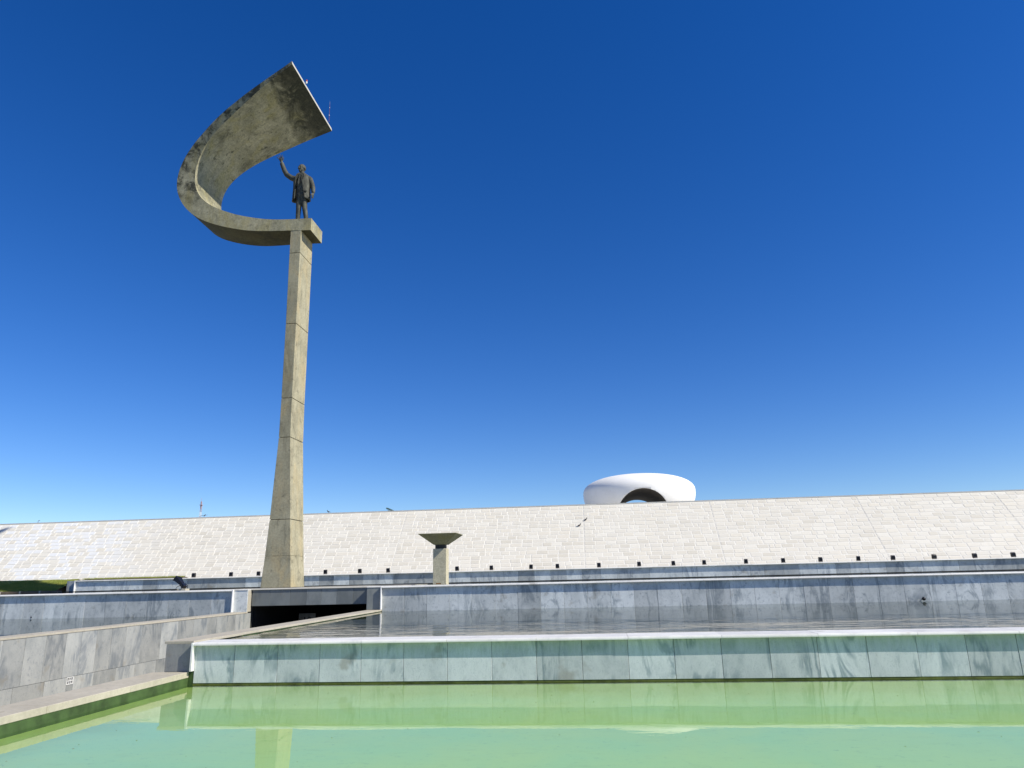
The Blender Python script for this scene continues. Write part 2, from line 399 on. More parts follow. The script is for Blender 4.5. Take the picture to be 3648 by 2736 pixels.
# terrace block with the passage left open
ZB = ZT-0.30                  # shallow basin on the terrace, with a dry platform for the column
v, f = joinvf([boxvf(-90, -20.55, Y2+0.06, Y3+0.3, -6.38, ZB), boxvf(-20.549, -12.951, Y2+0.52, Y3+0.3, -1.31, ZB-0.004),
               boxvf(-12.95, 70, Y2+0.06, Y3+0.3, -6.38, ZB), boxvf(-24.8, -12.33, Y2+0.75, 54.2, ZB-0.002, ZT-0.012)])
mesh_obj('terrace', v, f, M['terr'], kind='structure', label='stone terrace with a shallow basin carrying the tall column')
v, f = boxvf(-12.28, 70, 3.9, Y1+0.05, -6.3, -2.975)
mesh_obj('pool_floor', v, f, M['pfloor'], kind='structure', label='pale green painted floor of the lower pool')
v, f = joinvf([boxvf(-12.3, 70, Y1+0.06, Y2+0.05, -6.3, -1.95), boxvf(-90, -20.6, 13.9, Y2+0.05, -6.3, -1.97)])
mesh_obj('basin_floor', v, f, M['dfloor'], kind='structure', label='dark floors of the two upper pools')
def sheet(name, x0, x1, y0, y1, z, mat, label):
    mesh_obj(name, [(x0, y0, z), (x1, y0, z), (x1, y1, z), (x0, y1, z)], [(0, 1, 2, 3)], mat, kind='structure', label=label)
sheet('lower_pool_water', -12.245, 69.9, 4.01, Y1+0.03, ZW1, M['water_near'], 'clear green water of the lower pool')
sheet('upper_pool_water', -12.24, 69.9, Y1+0.9, Y2+0.03, ZW2, M['water_mid'], 'dark rippled water of the upper pool beside the ramp')
sheet('terrace_water', -89, 69, Y2+0.4, Y3+0.02, ZT-0.035, M['water_left'], 'thin sheet of still water on the terrace basin')
sheet('side_pool_water', -89, -21.1, 14.0, Y2+0.03, ZWL, M['water_left'], 'calm dark water of the pool left of the ramp')

V_, F_ = [], []
for _ in range(80):
    x = rnd.uniform(-11.8, 9.5); y = 9.0+12.0*rnd.random()**0.8; a = rnd.uniform(0, 3.14); ln = rnd.uniform(0.012, 0.032); wd = ln*rnd.uniform(0.25, 0.5)
    d = Vector((math.cos(a), math.sin(a), 0)); q = Vector((-d.y, d.x, 0)); c = Vector((x, y, ZW1+0.004)); n = len(V_)
    V_ += [tuple(c-d*ln), tuple(c+q*wd+Vector((0, 0, 0.006))), tuple(c+d*ln), tuple(c-q*wd+Vector((0, 0, 0.003)))]; F_.append((n, n+1, n+2, n+3))
mesh_obj('floating_debris', V_, F_, M['soil'], kind='stuff', label='tiny brown flecks of leaf floating on the green pool')
# ------------------------------------------------------------------ clad walls
slab_cache = {}
def slab_mesh(wd, ht, th, mat, axis='y'):
    k = (round(wd, 2), round(ht, 2), th, mat.name, axis)
    if k not in slab_cache:
        b = boxvf(-wd/2, wd/2, 0, th, -ht/2, ht/2) if axis == 'y' else boxvf(-th, 0, -wd/2, wd/2, -ht/2, ht/2)
        v_, f_ = bevelvf(*b, 0.006)
        me = bpy.data.meshes.new('slab'); me.from_pydata(v_, [], f_); me.materials.append(mat); slab_cache[k] = me
    return slab_cache[k]
def put(name, me, loc, parent, rot=None):
    o = bpy.data.objects.new(name, me); C.objects.link(o); o.parent = parent
    o.location = Vector(loc)-Vector(parent['_o'])
    if rot: o.rotation_euler = rot
    return o
def slab_row(parent, xs, y, z0, z1, mat, gap=0.010, th=0.05, name='marble_slab'):
    for a, b in zip(xs[:-1], xs[1:]):
        me = slab_mesh(round(b-a, 2)-gap, z1-z0, th, mat)
        o = put(name, me, ((a+b)/2, y+rnd.uniform(-0.003, 0.004), (z0+z1)/2), parent)
        o.rotation_euler = (rnd.uniform(-0.002, 0.002), 0, rnd.uniform(-0.0015, 0.0015))
def coping_row(parent, xs, y0, y1, z0, z1, mat, gap=0.008):
    for a, b in zip(xs[:-1], xs[1:]):
        yy = y0+rnd.uniform(-0.004, 0.004); zz = z1+rnd.uniform(-0.003, 0.003); c = min(0.055, (z1-z0)*0.62)
        pr = [(yy, z0), (yy, zz-c), (yy+c*0.35, zz-c*0.3), (yy+c, zz), (y1, zz), (y1, z0)]; n = len(pr)
        v_ = [(a+gap/2, p, q) for p, q in pr]+[(b-gap/2, p, q) for p, q in pr]
        f_ = [tuple(range(n-1, -1, -1)), tuple(range(n, 2*n))]+[(k, (k+1) % n, n+(k+1) % n, n+k) for k in range(n)]
        mesh_obj('coping_slab', v_, f_, mat, parent)
def steps(a, b, s, first=0, jit=0.0):
    xs = [a]; x = a+(first or s)
    while x < b-0.3: xs.append(round(x+rnd.uniform(-jit, jit), 2)); x += s
    return xs+[b]

# lower pool wall
t = thing('pool_wall', (10, Y1, ZW1-0.4), 'pale veined marble wall rising from the green lower pool', 'wall')
box('wall_core', -12.10, 60, Y1+0.045, Y1+0.92, -6.2, -1.795, M['bed'], t)
box('plinth', -12.12, 60, Y1+0.012, Y1+0.05, -3.35, -2.872, M['moss'], t)
xs1 = [-12.10, -10.85, -9.50, -8.20, -6.94, -5.66, -4.36, -3.06, -1.77, -0.46, 0.84, 2.13, 3.43, 4.74, 6.03, 7.34, 8.64, 9.92]
while xs1[-1] < 58: xs1.append(round(xs1[-1]+1.3, 2))
slab_row(t, xs1, Y1, -2.862, -1.797, M['w1'])
coping_row(t, [-12.10, -6.9, -4.36, -1.75, 0.86, 3.45, 6.05, 8.66, 11.26, 13.9, 17, 20, 23, 26, 30, 40, 60], Y1-P, Y1+1.02, -1.792, -1.711, M['cope'])
box('wall_foot', -12.258, -12.105, Y1+0.008, Y1+0.3, -3.3, -2.545, M['algae'], t)
box('end_fin', -12.17, -12.102, Y1-P, Y1+0.9, -2.52, -1.711, M['fin'], t, bevel=0.008)
# upper pool wall (right)
t = thing('pool_wall', (15, Y2, ZW2-0.4), 'blue grey mottled marble wall behind the dark upper pool', 'wall')
xs2 = [-12.23, -9.61, -8.30, -7.0, -5.66, -4.36, -3.07, -1.75, -0.44, 0.85, 2.15, 3.44, 4.76, 6.08, 7.38, 8.68]
while xs2[-1] < 58: xs2.append(round(xs2[-1]+1.3, 2))
xs2 = xs2[:1]+[-10.92]+xs2[1:]
slab_row(t, xs2, Y2, -2.4, -0.462, M['w2'])
coping_row(t, steps(-12.23, 60, 2.6, 0, 0.1), Y2-P, Y2+1.25, -0.458, ZT, M['cope'])
box('end_fin', -12.30, -12.232, Y2-P, Y2+0.5, -1.66, ZT, M['fin'], t, bevel=0.008)
# upper pool wall (left of the ramp)
t = thing('pool_wall', (-45, Y2, ZWL-0.4), 'grey veined marble wall behind the calm pool left of the ramp', 'wall')
xsl = sorted([round(-21.28-1.33*i, 2) for i in range(0, 42)])
slab_row(t, xsl, Y2, -2.4, -0.462, M['w2'])
coping_row(t, sorted([round(-21.28-2.66*i, 2) for i in range(0, 21)]), Y2-P, Y2+1.25, -0.458, ZT, M['cope'])
box('end_fin', -21.28+0.002, -21.21, Y2-P, Y2+0.5, -2.0, ZT, M['fin'], t, bevel=0.008)
box('overflow_outlet', -34.02, -33.945, Y2-0.012, Y2+0.03, -1.745, -1.67, M['black'], t)
# terrace back wall, third tier
t = thing('terrace_wall', (0, Y3, ZT), 'low blue grey marble wall along the foot of the white slope', 'wall')
box('wall_core', -44.78, 60, Y3+0.045, Y3+0.85, ZT-0.6, 0.445, M['bed'], t)
box('plinth', -44.7, 60, Y3+0.01, Y3+0.05, ZB, ZT+0.014, M['bed'], t)  # dark strip painting the groove shadow at the wall foot
slab_row(t, steps(-44.78, 60, 1.3, 1.0, 0.12), Y3, ZT+0.02, 0.452, M['w3'])
coping_row(t, steps(-44.78, 60, 2.6, 0, 0.1), Y3-P, Y3+1.35, 0.455, 0.53, M['cope'])
box('end_fin', -44.86, -44.785, Y3-P, Y3+0.85, ZT, 0.53, M['fin'], t, bevel=0.008)
put('marble_slab', slab_mesh(0.78, 0.88, 0.05, M['w3']), (-45.26, Y3+0.02, 0.08), t)
box('end_core', -45.64, -44.87, Y3+0.075, Y3+1.2, ZT-0.5, 0.50, M['bed'], t)
# ramp left wall: tall slabs above, shorter course below
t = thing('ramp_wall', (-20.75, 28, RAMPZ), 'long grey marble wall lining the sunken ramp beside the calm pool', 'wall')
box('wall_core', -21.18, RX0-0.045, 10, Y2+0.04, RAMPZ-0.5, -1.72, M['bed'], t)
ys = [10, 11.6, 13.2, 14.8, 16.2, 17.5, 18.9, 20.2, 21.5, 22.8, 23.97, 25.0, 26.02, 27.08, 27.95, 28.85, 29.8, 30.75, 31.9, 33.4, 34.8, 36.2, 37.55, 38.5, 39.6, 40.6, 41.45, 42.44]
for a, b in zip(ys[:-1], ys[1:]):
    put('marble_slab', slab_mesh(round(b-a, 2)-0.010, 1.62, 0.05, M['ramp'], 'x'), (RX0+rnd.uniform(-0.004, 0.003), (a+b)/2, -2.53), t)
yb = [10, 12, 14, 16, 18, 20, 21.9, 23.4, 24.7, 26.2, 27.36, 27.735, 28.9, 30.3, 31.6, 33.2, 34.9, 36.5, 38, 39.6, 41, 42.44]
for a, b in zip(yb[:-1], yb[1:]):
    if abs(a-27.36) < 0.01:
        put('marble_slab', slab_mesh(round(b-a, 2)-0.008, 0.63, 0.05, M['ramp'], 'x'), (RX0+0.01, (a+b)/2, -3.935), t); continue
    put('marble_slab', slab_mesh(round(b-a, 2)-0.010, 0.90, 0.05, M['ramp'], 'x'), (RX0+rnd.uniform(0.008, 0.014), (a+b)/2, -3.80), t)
for a, b in zip([10, 13, 16, 19, 22, 25, 28, 31, 34, 37, 39.5], [13, 16, 19, 22, 25, 28, 31, 34, 37, 39.5, Y2-0.002]):
    v_, f_ = bevelvf(*boxvf(-21.19, RX0+0.02, a+0.003, b-0.003, -1.715, -1.64), 0.006)
    mesh_obj('coping_slab', v_, f_, M['beige'], t)
g = box('vent_grille', RX0-0.12, RX0-0.04, 27.37, 27.72, -3.61, -3.36, M['void'], t)
def gbar(y0, y1, z0, z1, nm): 
    v_, f_ = bevelvf(*boxvf(RX0-0.03, RX0+0.022, y0, y1, z0, z1), 0.004); mesh_obj(nm, v_, f_, M['whitepaint'], g)
gbar(27.365, 27.725, -3.371, -3.35, 'frame'); gbar(27.365, 27.725, -3.615, -3.592, 'frame')
gbar(27.365, 27.392, -3.590, -3.373, 'frame'); gbar(27.698, 27.725, -3.590, -3.373, 'frame')
gbar(27.393, 27.697, -3.494, -3.476, 'bar'); 
for yy in (27.487, 27.590):
    gbar(yy, yy+0.018, -3.475, -3.376, 'bar'); gbar(yy, yy+0.018, -3.587, -3.495, 'bar')
# ramp right wall with beige top, rising from the upper pool
t = thing('ramp_wall', (-12.7, 30, RAMPZ), 'narrow beige topped wall between the sunken ramp and the dark pool', 'wall')
box('wall_core', RX1+0.05, -12.255, Y1+0.05, Y2+0.3, RAMPZ-0.5, -1.745, M['algae'], t)
for a, b in zip([Y1-0.003, 25, 28.2, 31.4, 34.6, 37.8], [25, 28.2, 31.4, 34.6, 37.8, Y2-0.003]):
    v_, f_ = bevelvf(*boxvf(RX1-0.01, -12.235 if a > Y1 else -12.175, a+0.003, b-0.003, -1.742, -1.662), 0.006)
    mesh_obj('coping_slab', v_, f_, M['beige'], t)
put('marble_slab', slab_mesh(0.86, 0.79, 0.05, M['ramp']), (-12.61, Y1-0.002, -2.142), t)
for a in range(22, 42, 2):
    put('marble_slab', slab_mesh(1.99, 2.5, 0.05, M['ramp'], 'x'), (RX1+0.03, a+1.0, -3.0), t, (0, 0, math.pi))
# kerb between ramp and lower pool
t = thing('pool_kerb', (-12.8, 13, ZW1-0.45), 'beige concrete kerb stained green along the edge of the lower pool', 'kerb')
for a in range(4, 22, 3):
    b = min(a+3, Y1-0.004)
    v_, f_ = bevelvf(*boxvf(-13.40, -12.245, a+0.004, b-0.004, -2.705, -2.54), 0.01)
    mesh_obj('kerb_slab', v_, f_, M['beige'], t)
box('kerb_base', -13.38, -12.262, 4.0, Y1+0.04, -4.6, -2.709, M['algae'], t)

# ------------------------------------------------------------------ entrance under the terrace
YL = Y2+0.46
t = thing('entrance_portal', (-16.7, YL, RAMPZ), 'dark sunken entrance under a grey marble lintel below the column', 'entrance')
slab_row(t, [-20.30, -19.2, -17.95, -16.95, -16.05, -15.1, -14.1, -13.15], YL, -1.335, ZT-0.05, M['lint'], name='lintel_slab')
coping_row(t, [-20.36, -17.9, -15.4, -13.15], YL-0.06, YL+0.32, ZT-0.048, ZT+0.012, M['cap'])
put('jamb_slab', slab_mesh(0.84, 1.25, 0.05, M['w2']), (-20.785, Y2+0.004, -1.02), t)
put('jamb_slab', slab_mesh(0.85, 1.27, 0.05, M['lint']), (-12.72, Y2+0.004, -1.02), t)
box('jamb_return', -20.41, -20.36, Y2+0.058, YL+0.05, -1.64, ZT-0.05, M['beige'], t)
box('jamb_core', -21.2, -20.42, Y2+0.058, YL+0.5, RAMPZ, ZT-0.05, M['bed'], t)
box('jamb_core', -13.14, -12.31, Y2+0.058, YL+0.5, RAMPZ, ZT-0.05, M['bed'], t)
coping_row(t, [-21.2, -20.36], Y2-0.02, Y2+0.74, ZT-0.048, ZT+0.006, M['cope'])
coping_row(t, [-13.145, -12.305], Y2-0.02, Y2+0.74, ZT-0.048, ZT+0.006, M['cope'])
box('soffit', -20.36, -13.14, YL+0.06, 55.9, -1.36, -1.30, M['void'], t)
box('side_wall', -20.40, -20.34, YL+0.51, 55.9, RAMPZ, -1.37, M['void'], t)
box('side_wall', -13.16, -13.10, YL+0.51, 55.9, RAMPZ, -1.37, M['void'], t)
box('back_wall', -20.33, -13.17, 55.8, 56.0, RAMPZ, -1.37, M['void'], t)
# notice board standing in the passage
t = thing('notice_board', (-19.05, 48, RAMPZ), 'grey notice board with dark figures standing inside the dark entrance', 'sign')
box('panel', -19.62, -18.48, 48.0, 48.04, -3.25, -2.04, M['grey'], t, bevel=0.006)
for xx in (-19.5, -18.66): box('leg', xx, xx+0.06, 48.0, 48.05, RAMPZ, -3.252, M['black'], t)
fc = bpy.data.curves.new('figures', 'FONT'); fc.body = '10'; fc.size = 0.62; fc.extrude = 0.004; fc.align_x = 'CENTER'
fo = bpy.data.objects.new('figures_tmp', fc); C.objects.link(fo)
me = bpy.data.meshes.new_from_object(fo.evaluated_get(bpy.context.evaluated_depsgraph_get()))
bpy.data.objects.remove(fo); me.materials.clear(); me.materials.append(M['void'])
o = bpy.data.objects.new('figures', me); C.objects.link(o); o.parent = t
o.location = (0, -0.006, -2.68-RAMPZ); o.rotation_euler = (R(90), 0, 0)

# ------------------------------------------------------------------ white hall: sloping marble flank, flat roof
HB = Vector((0, 61.75, 0.44)); UPS = Vector((0, 0.70711, 0.70711)); NRM = Vector((0, -0.70711, 0.70711))
VTOP = (6.30-HB.z)/0.70711
hall = thing('memorial_hall', (-10, 85, -6.4), 'long low white hall with a sloping flank of pale marble blocks', 'building')
ytop = HB.y+VTOP*0.70711
v = [(-95, HB.y, HB.z-3), (75, HB.y, HB.z-3), (75, HB.y, HB.z), (-95, HB.y, HB.z), (75, ytop, 6.30), (-95, ytop, 6.30),
     (75, 112, 6.30), (-95, 112, 6.30), (75, 116, -6.4), (-95, 116, -6.4)]
mesh_obj('wall', v, [(0, 1, 2, 3), (3, 2, 4, 5), (5, 4, 6, 7), (7, 6, 8, 9), (0, 3, 5, 7, 9), (1, 8, 6, 4, 2)], M['mortar'], hall)
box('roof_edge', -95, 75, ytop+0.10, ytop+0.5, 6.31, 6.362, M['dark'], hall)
v, f = joinvf([boxvf(a+0.01, a+1.79, ytop-0.10, ytop+0.09, 6.25, 6.335) for a in [(-66+1.8*i) for i in range(64)]])
for i in range(64):
    a = -66+1.8*i
    v, f = boxvf(a+0.006, a+1.794, ytop-0.09, ytop+0.092, 6.26, 6.335); mesh_obj('edge_slab', v, f, M['mortar'], hall)
JOINTS = [-56.5, -43.6, -31.9, -17.4, -0.72, 10.75, 23.6, 35.2, 47]
def on_slope(x, vv, h): return tuple(HB + Vector((x, 0, 0)) + UPS*vv + NRM*h)
slabs = []
rows = 17; rh = (VTOP-0.14)/rows
for r in range(rows):
    xs = -66.0; edges = []
    v0 = r*rh; v1 = v0+rh
    x = -66+rnd.uniform(0, 0.6)
    while x < 50:
        wd = rnd.choice([0.95, 0.9, 1.0, 0.85, 0.78, 0.55, 1.05, 0.42, 0.9]) * rnd.uniform(0.93, 1.08)
        nx = x+wd
        for j in JOINTS:
            if x < j < nx+0.25: nx = j-0.02; break
        if nx-x > 0.15: slabs.append((x, nx, v0, v1))
        x = nx
        for j in JOINTS:
            if abs(x-(j-0.02)) < 1e-6: x = j+0.02
def slab_vf(s):
    x0, x1, v0, v1 = s; g = 0.034; j = lambda a=0.016: rnd.uniform(-a, a); h = 0.014+rnd.uniform(-0.004, 0.006)
    q = [(x0+g+j(), v0+g+j(.012)), (x1-g+j(), v0+g+j(.012)), (x1-g+j(), v1-g+j(.012)), (x0+g+j(), v1-g+j(.012))]
    ins = 0.012
    cx = (x0+x1)/2; cv = (v0+v1)/2
    lo = [on_slope(a, b, -0.02) for a, b in q]
    up_ = [on_slope(a+(ins if a < cx else -ins), b+(ins if b < cv else -ins), h+rnd.uniform(-0.003, 0.003)) for a, b in q]
    return lo+up_, [(4, 5, 6, 7), (0, 1, 5, 4), (1, 2, 6, 5), (2, 3, 7, 6), (3, 0, 4, 7)]
def seen(s):
    c = HB+Vector(((s[0]+s[1])/2, 0, 0))+UPS*((s[2]+s[3])/2)
    ok = -0.86 < c.x/c.y < 0.55
    return (s[1]-s[0])*abs(NRM.dot(c.normalized()))/c.length**2 if ok else 0
order = sorted(slabs, key=seen, reverse=True)
for s in order[:300]:
    vv, ff = slab_vf(s); mesh_obj('marble_block', vv, ff, M['roof'], hall)
v, f = joinvf([slab_vf(s) for s in order[300:]])
mesh_obj('marble_blocks', v, f, M['roof'], hall, kind='stuff')
for j in JOINTS:
    pts = [on_slope(j-0.007, 0.0, 0.004), on_slope(j+0.007, 0.0, 0.004), on_slope(j+0.007, VTOP-0.12, 0.004), on_slope(j-0.007, VTOP-0.12, 0.004)]
    low = [on_slope(j-0.007, 0.0, -0.03), on_slope(j+0.007, 0.0, -0.03), on_slope(j+0.007, VTOP-0.12, -0.03), on_slope(j-0.007, VTOP-0.12, -0.03)]
    mesh_obj('expansion_joint', low+pts, [(4, 5, 6, 7), (0, 1, 5, 4), (1, 2, 6, 5), (2, 3, 7, 6), (3, 0, 4, 7)], M['seam'], hall)

# white lens-shaped pavilion on the roof, pierced by an arch
PC = Vector((6.56, 99.0, 10.54)); PR = 7.49
def sgn_pow(a, e): return math.copysign(abs(a)**e, a)
V_, F_ = [], []
nu, nv = 128, 64
for j in range(nv+1):
    ph = math.pi*(j/nv-0.5)
    for i in range(nu):
        th = 2*math.pi*i/nu
        s_, c_ = math.sin(ph), math.cos(ph)
        n_ = 2.32; rz = 2.43 if s_ > 0 else 4.23
        rr = PR*abs(c_)**(2/n_); zz = rz*sgn_pow(s_, 2/n_)
        p = Vector((rr*math.cos(th), rr*math.sin(th), zz))
        V_.append(tuple(PC+p))
for j in range(nv):
    for i in range(nu): F_.append((j*nu+i, j*nu+(i+1) % nu, (j+1)*nu+(i+1) % nu, (j+1)*nu+i))
bm = bmesh.new(); vs = [bm.verts.new(p) for p in V_]
for q in F_:
    if len(set(q)) == 4: bm.faces.new([vs[i] for i in q])
bmesh.ops.remove_doubles(bm, verts=bm.verts[:], dist=0.001)
bmesh.ops.recalc_face_normals(bm, faces=bm.faces[:])
me = bpy.data.meshes.new('pavilion'); bm.to_mesh(me); bm.free(); me.materials.append(M['white']); me.materials.append(M['dark'])
me.polygons.foreach_set('use_smooth', [True]*len(me.polygons))
body = bpy.data.objects.new('pavilion_tmp', me); C.objects.link(body)
ac = Vector((6.62, 0, 7.02)); ar = 3.34; V_, F_ = [], []; K = 48
for yy in (85, 113):
    for k in range(K+1):
        th = math.pi*k/K; V_.append((ac.x+ar*math.cos(th), yy, ac.z+ar*math.sin(th)))
    V_.append((ac.x-ar, yy, 3)); V_.append((ac.x+ar, yy, 3))
n_ = K+3
F_.append(tuple(range(n_))); F_.append(tuple(range(2*n_-1, n_-1, -1)))
for k in range(n_): F_.append((k, n_+k, n_+(k+1) % n_, (k+1) % n_))
me2 = bpy.data.meshes.new('cut'); me2.from_pydata(V_, [], F_); me2.materials.append(M['dark'])
bm = bmesh.new(); bm.from_mesh(me2); bmesh.ops.recalc_face_normals(bm, faces=bm.faces[:]); bm.to_mesh(me2); bm.free()
cut = bpy.data.objects.new('cut_tmp', me2); C.objects.link(cut)
md = body.modifiers.new('b', 'BOOLEAN'); md.operation = 'DIFFERENCE'; md.object = cut; md.solver = 'EXACT'; md.material_mode = 'TRANSFER'
me = bpy.data.meshes.new_from_object(body.evaluated_get(bpy.context.evaluated_depsgraph_get()))
bpy.data.objects.remove(body); bpy.data.objects.remove(cut)
for p in me.polygons:      # the vault of the arch: flat shaded and dark, the shell smooth
    inside = abs(math.hypot(p.center.x-ac.x, p.center.z-ac.z)-ar) < 0.03 or abs(abs(p.center.x-ac.x)-ar) < 0.02
    p.use_smooth = not inside
me.transform(Matrix.Translation((-PC.x, -PC.y, -6.31)))
o = bpy.data.objects.new('roof_pavilion', me); C.objects.link(o); o.location = (PC.x, PC.y, 6.31)
tag(o, 'smooth white lens shaped pavilion with a dark arch on the flat roof', 'pavilion')

# ------------------------------------------------------------------ column and curved concrete shell
mon = thing('monument_column', (-22.2, 51.2, ZT), 'tall tapering concrete column carrying a great curved concrete shell', 'monument')
LV = [(ZT, -23.36, -21.12), (1.79, -23.17, -21.28), (4.345, -22.99, -21.44), (10.335, -22.69, -21.79), (13.33, -22.68, -21.84), (19.25, -22.70, -21.86), (25.2, -22.76, -21.89), (27.26, -22.77, -21.90)]
YF, YB = 49.998, 52.4
def frus(z0, a0, b0, z1, a1, b1, ins=0.0):
    return [(a0+ins, YF+ins, z0), (b0-ins, YF+ins, z0), (b0-ins, YB-ins, z0), (a0+ins, YB-ins, z0),
            (a1+ins, YF+ins, z1), (b1-ins, YF+ins, z1), (b1-ins, YB-ins, z1), (a1+ins, YB-ins, z1)], boxvf(0, 1, 0, 1, 0, 1)[1]
for (z0, a0, b0), (z1, a1, b1) in zip(LV[:-1], LV[1:]):
    g0 = 0.02 if z0 > ZT else 0; g1 = 0.02
    if abs(z0-1.79) < .01: g0 = 0.004
    if abs(z1-1.79) < .01: g1 = 0.004
    vv, ff = frus(z0+g0, a0, b0, z1-g1, a1, b1); vv, ff = bevelvf(vv, ff, 0.018)
    mesh_obj('column_segment', vv, ff, M['conc'], mon)
    vv, ff = frus(z0+0.001, a0, b0, z1, a1, b1, 0.07); mesh_obj('column_core', vv, ff, M['bed'], mon)
SICK = [(-21.11,28.16,-21.11,27.10,1.20),(-21.91,28.17,-21.97,27.14,1.21),(-22.70,28.17,-22.89,27.18,1.24),(-23.49,28.19,-23.81,27.21,1.28),(-24.28,28.23,-24.73,27.24,1.33),(-25.06,28.31,-25.65,27.29,1.39),(-25.84,28.44,-26.57,27.40,1.46),(-26.62,28.60,-27.47,27.58,1.53),(-27.38,28.81,-28.37,27.81,1.59),(-28.12,29.07,-29.24,28.10,1.66),(-28.85,29.37,-30.08,28.46,1.75),(-29.52,29.74,-30.84,28.93,1.85),(-30.10,30.22,-31.48,29.54,1.95),(-30.51,30.83,-31.96,30.27,2.04),(-30.73,31.51,-32.24,31.07,2.12),(-30.78,32.20,-32.30,31.86,2.19),(-30.71,32.86,-32.19,32.60,2.26),(-30.55,33.48,-31.95,33.30,2.35),(-30.29,34.07,-31.61,33.96,2.45),(-29.96,34.62,-31.18,34.56,2.56),(-29.57,35.12,-30.69,35.12,2.69),(-29.12,35.59,-30.16,35.64,2.81),(-28.63,36.02,-29.61,36.15,2.94),(-28.12,36.42,-29.05,36.64,3.06),(-27.59,36.79,-28.45,37.09,3.19),(-27.06,37.16,-27.83,37.50,3.33),(-26.51,37.52,-27.18,37.87,3.47),(-25.97,37.87,-26.52,38.24,3.62),(-25.42,38.22,-25.86,38.58,3.77),(-24.87,38.56,-25.20,38.91,3.90),(-24.31,38.89,-24.54,39.23,4.03),(-23.74,39.22,-23.88,39.55,4.16),(-23.17,39.53,-23.22,39.86,4.29),(-22.60,39.83,-22.60,40.16,4.40),(-22.02,40.13,-22.08,40.42,4.52)]
def crom(T, m):
    out = []
    for i in range(len(T)-1):
        p0, p1, p2, p3 = T[max(i-1, 0)], T[i], T[i+1], T[min(i+2, len(T)-1)]
        for k in range(m):
            u = k/m
            out.append(tuple(0.5*((2*b)+(c-a)*u+(2*a-5*b+4*c-d)*u*u+(-a+3*b-3*c+d)*u**3) for a, b, c, d in zip(p0, p1, p2, p3)))
    return out+[T[-1]]
ST = crom(SICK, 4)
YM = 51.2
V_, F_ = [], []
def strip(fa, fb, m=6):
    base = len(V_)
    for s in ST:
        A, B = Vector(fa(s)), Vector(fb(s))
        for k in range(m+1): V_.append(tuple(A.lerp(B, k/m)))
    for i in range(len(ST)-1):
        for k in range(m):
            a = base+i*(m+1)+k; F_.append((a, a+1, a+m+2, a+m+1))
IF = lambda s: (s[0], YM-s[4], s[1]); IB = lambda s: (s[0], YM+s[4], s[1])
OF = lambda s: (s[2], YM-s[4], s[3]); OB = lambda s: (s[2], YM+s[4], s[3])
strip(IB, IF); strip(OF, OB); strip(IF, OF, 2); strip(OB, IB, 2)
for s, flip in ((ST[0], 1), (ST[-1], 0)):
    b = len(V_); V_ += [IF(s), IB(s), OB(s), OF(s)]; F_.append((b+3, b+2, b+1, b) if flip else (b, b+1, b+2, b+3))
sh = mesh_obj('curved_shell', V_, F_, M['sick'], mon, smooth=True)
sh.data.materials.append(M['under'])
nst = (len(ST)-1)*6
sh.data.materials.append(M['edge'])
for p in list(sh.data.polygons)[nst:2*nst]: p.material_index = 1      # the stained outside of the shell, underside shade put into its colour
for p in list(sh.data.polygons)[2*nst:]: p.material_index = 2         # its two edges
sh.data.polygons[-1].use_smooth = False; sh.data.polygons[-2].use_smooth = False
s = ST[-1]      # pale strip along the tip, its colour standing in for sunlight
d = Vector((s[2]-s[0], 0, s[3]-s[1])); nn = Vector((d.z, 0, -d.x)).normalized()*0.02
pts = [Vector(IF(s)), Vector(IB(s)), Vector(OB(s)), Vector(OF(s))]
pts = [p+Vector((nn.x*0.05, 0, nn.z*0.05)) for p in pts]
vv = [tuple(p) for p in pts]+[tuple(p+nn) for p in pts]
mesh_obj('tip_highlight', vv, [(0, 3, 2, 1), (4, 5, 6, 7), (0, 1, 5, 4), (1, 2, 6, 5), (2, 3, 7, 6), (3, 0, 4, 7)], M['cap'], sh)
bx, by, bz = -21.95, 49.45, 40.52
b = mesh_obj('beacon', *tubevf([(bx, by, bz-0.06), (bx, by, bz+0.08)], 0.07, 12), M['whitepaint'], mon)
mesh_obj('beacon_lens', *ellvf((bx, by, bz+0.17), (0.08, 0.08, 0.11)), M['red'], b, smooth=True)
rx, ry, rz = -21.95, 54.75, 40.5
b = mesh_obj('lightning_rod', *tubevf([(rx, ry, rz-0.1), (rx, ry, rz+1.75)], [0.022, 0.014], 8), M['maroon'], mon)
mesh_obj('rod_clamp', *ellvf((rx, ry, rz+0.62), (0.035, 0.035, 0.06)), M['whitepaint'], b)
mesh_obj('rod_clamp', *ellvf((rx, ry, rz+1.42), (0.035, 0.035, 0.05)), M['whitepaint'], b)
mesh_obj('rod_tip', *tubevf([(rx, ry, rz+1.75), (rx, ry, rz+2.15)], [0.012, 0.004], 6), M['grey'], b)

# ------------------------------------------------------------------ bronze statue, right arm raised
SX, SY, SZ = -22.35, 51.15, 28.168
st = thing('bronze_statue', (SX, SY, SZ), 'dark bronze statue of a person in an open suit waving one raised hand', 'statue')
parts = []
def limb(pts, rad, n=12, flat=1.0):
    pts = [Vector(p) for p in pts]; V2 = []
    parts.append(tubevf(pts, rad, n, True, flat))
    parts.append(ellvf(pts[0], (rad[0],)*3, None, 12, 8)); parts.append(ellvf(pts[-1], (rad[-1],)*3, None, 12, 8))
def blob(c, r, rot=None): parts.append(ellvf(c, r, rot, 20, 12))
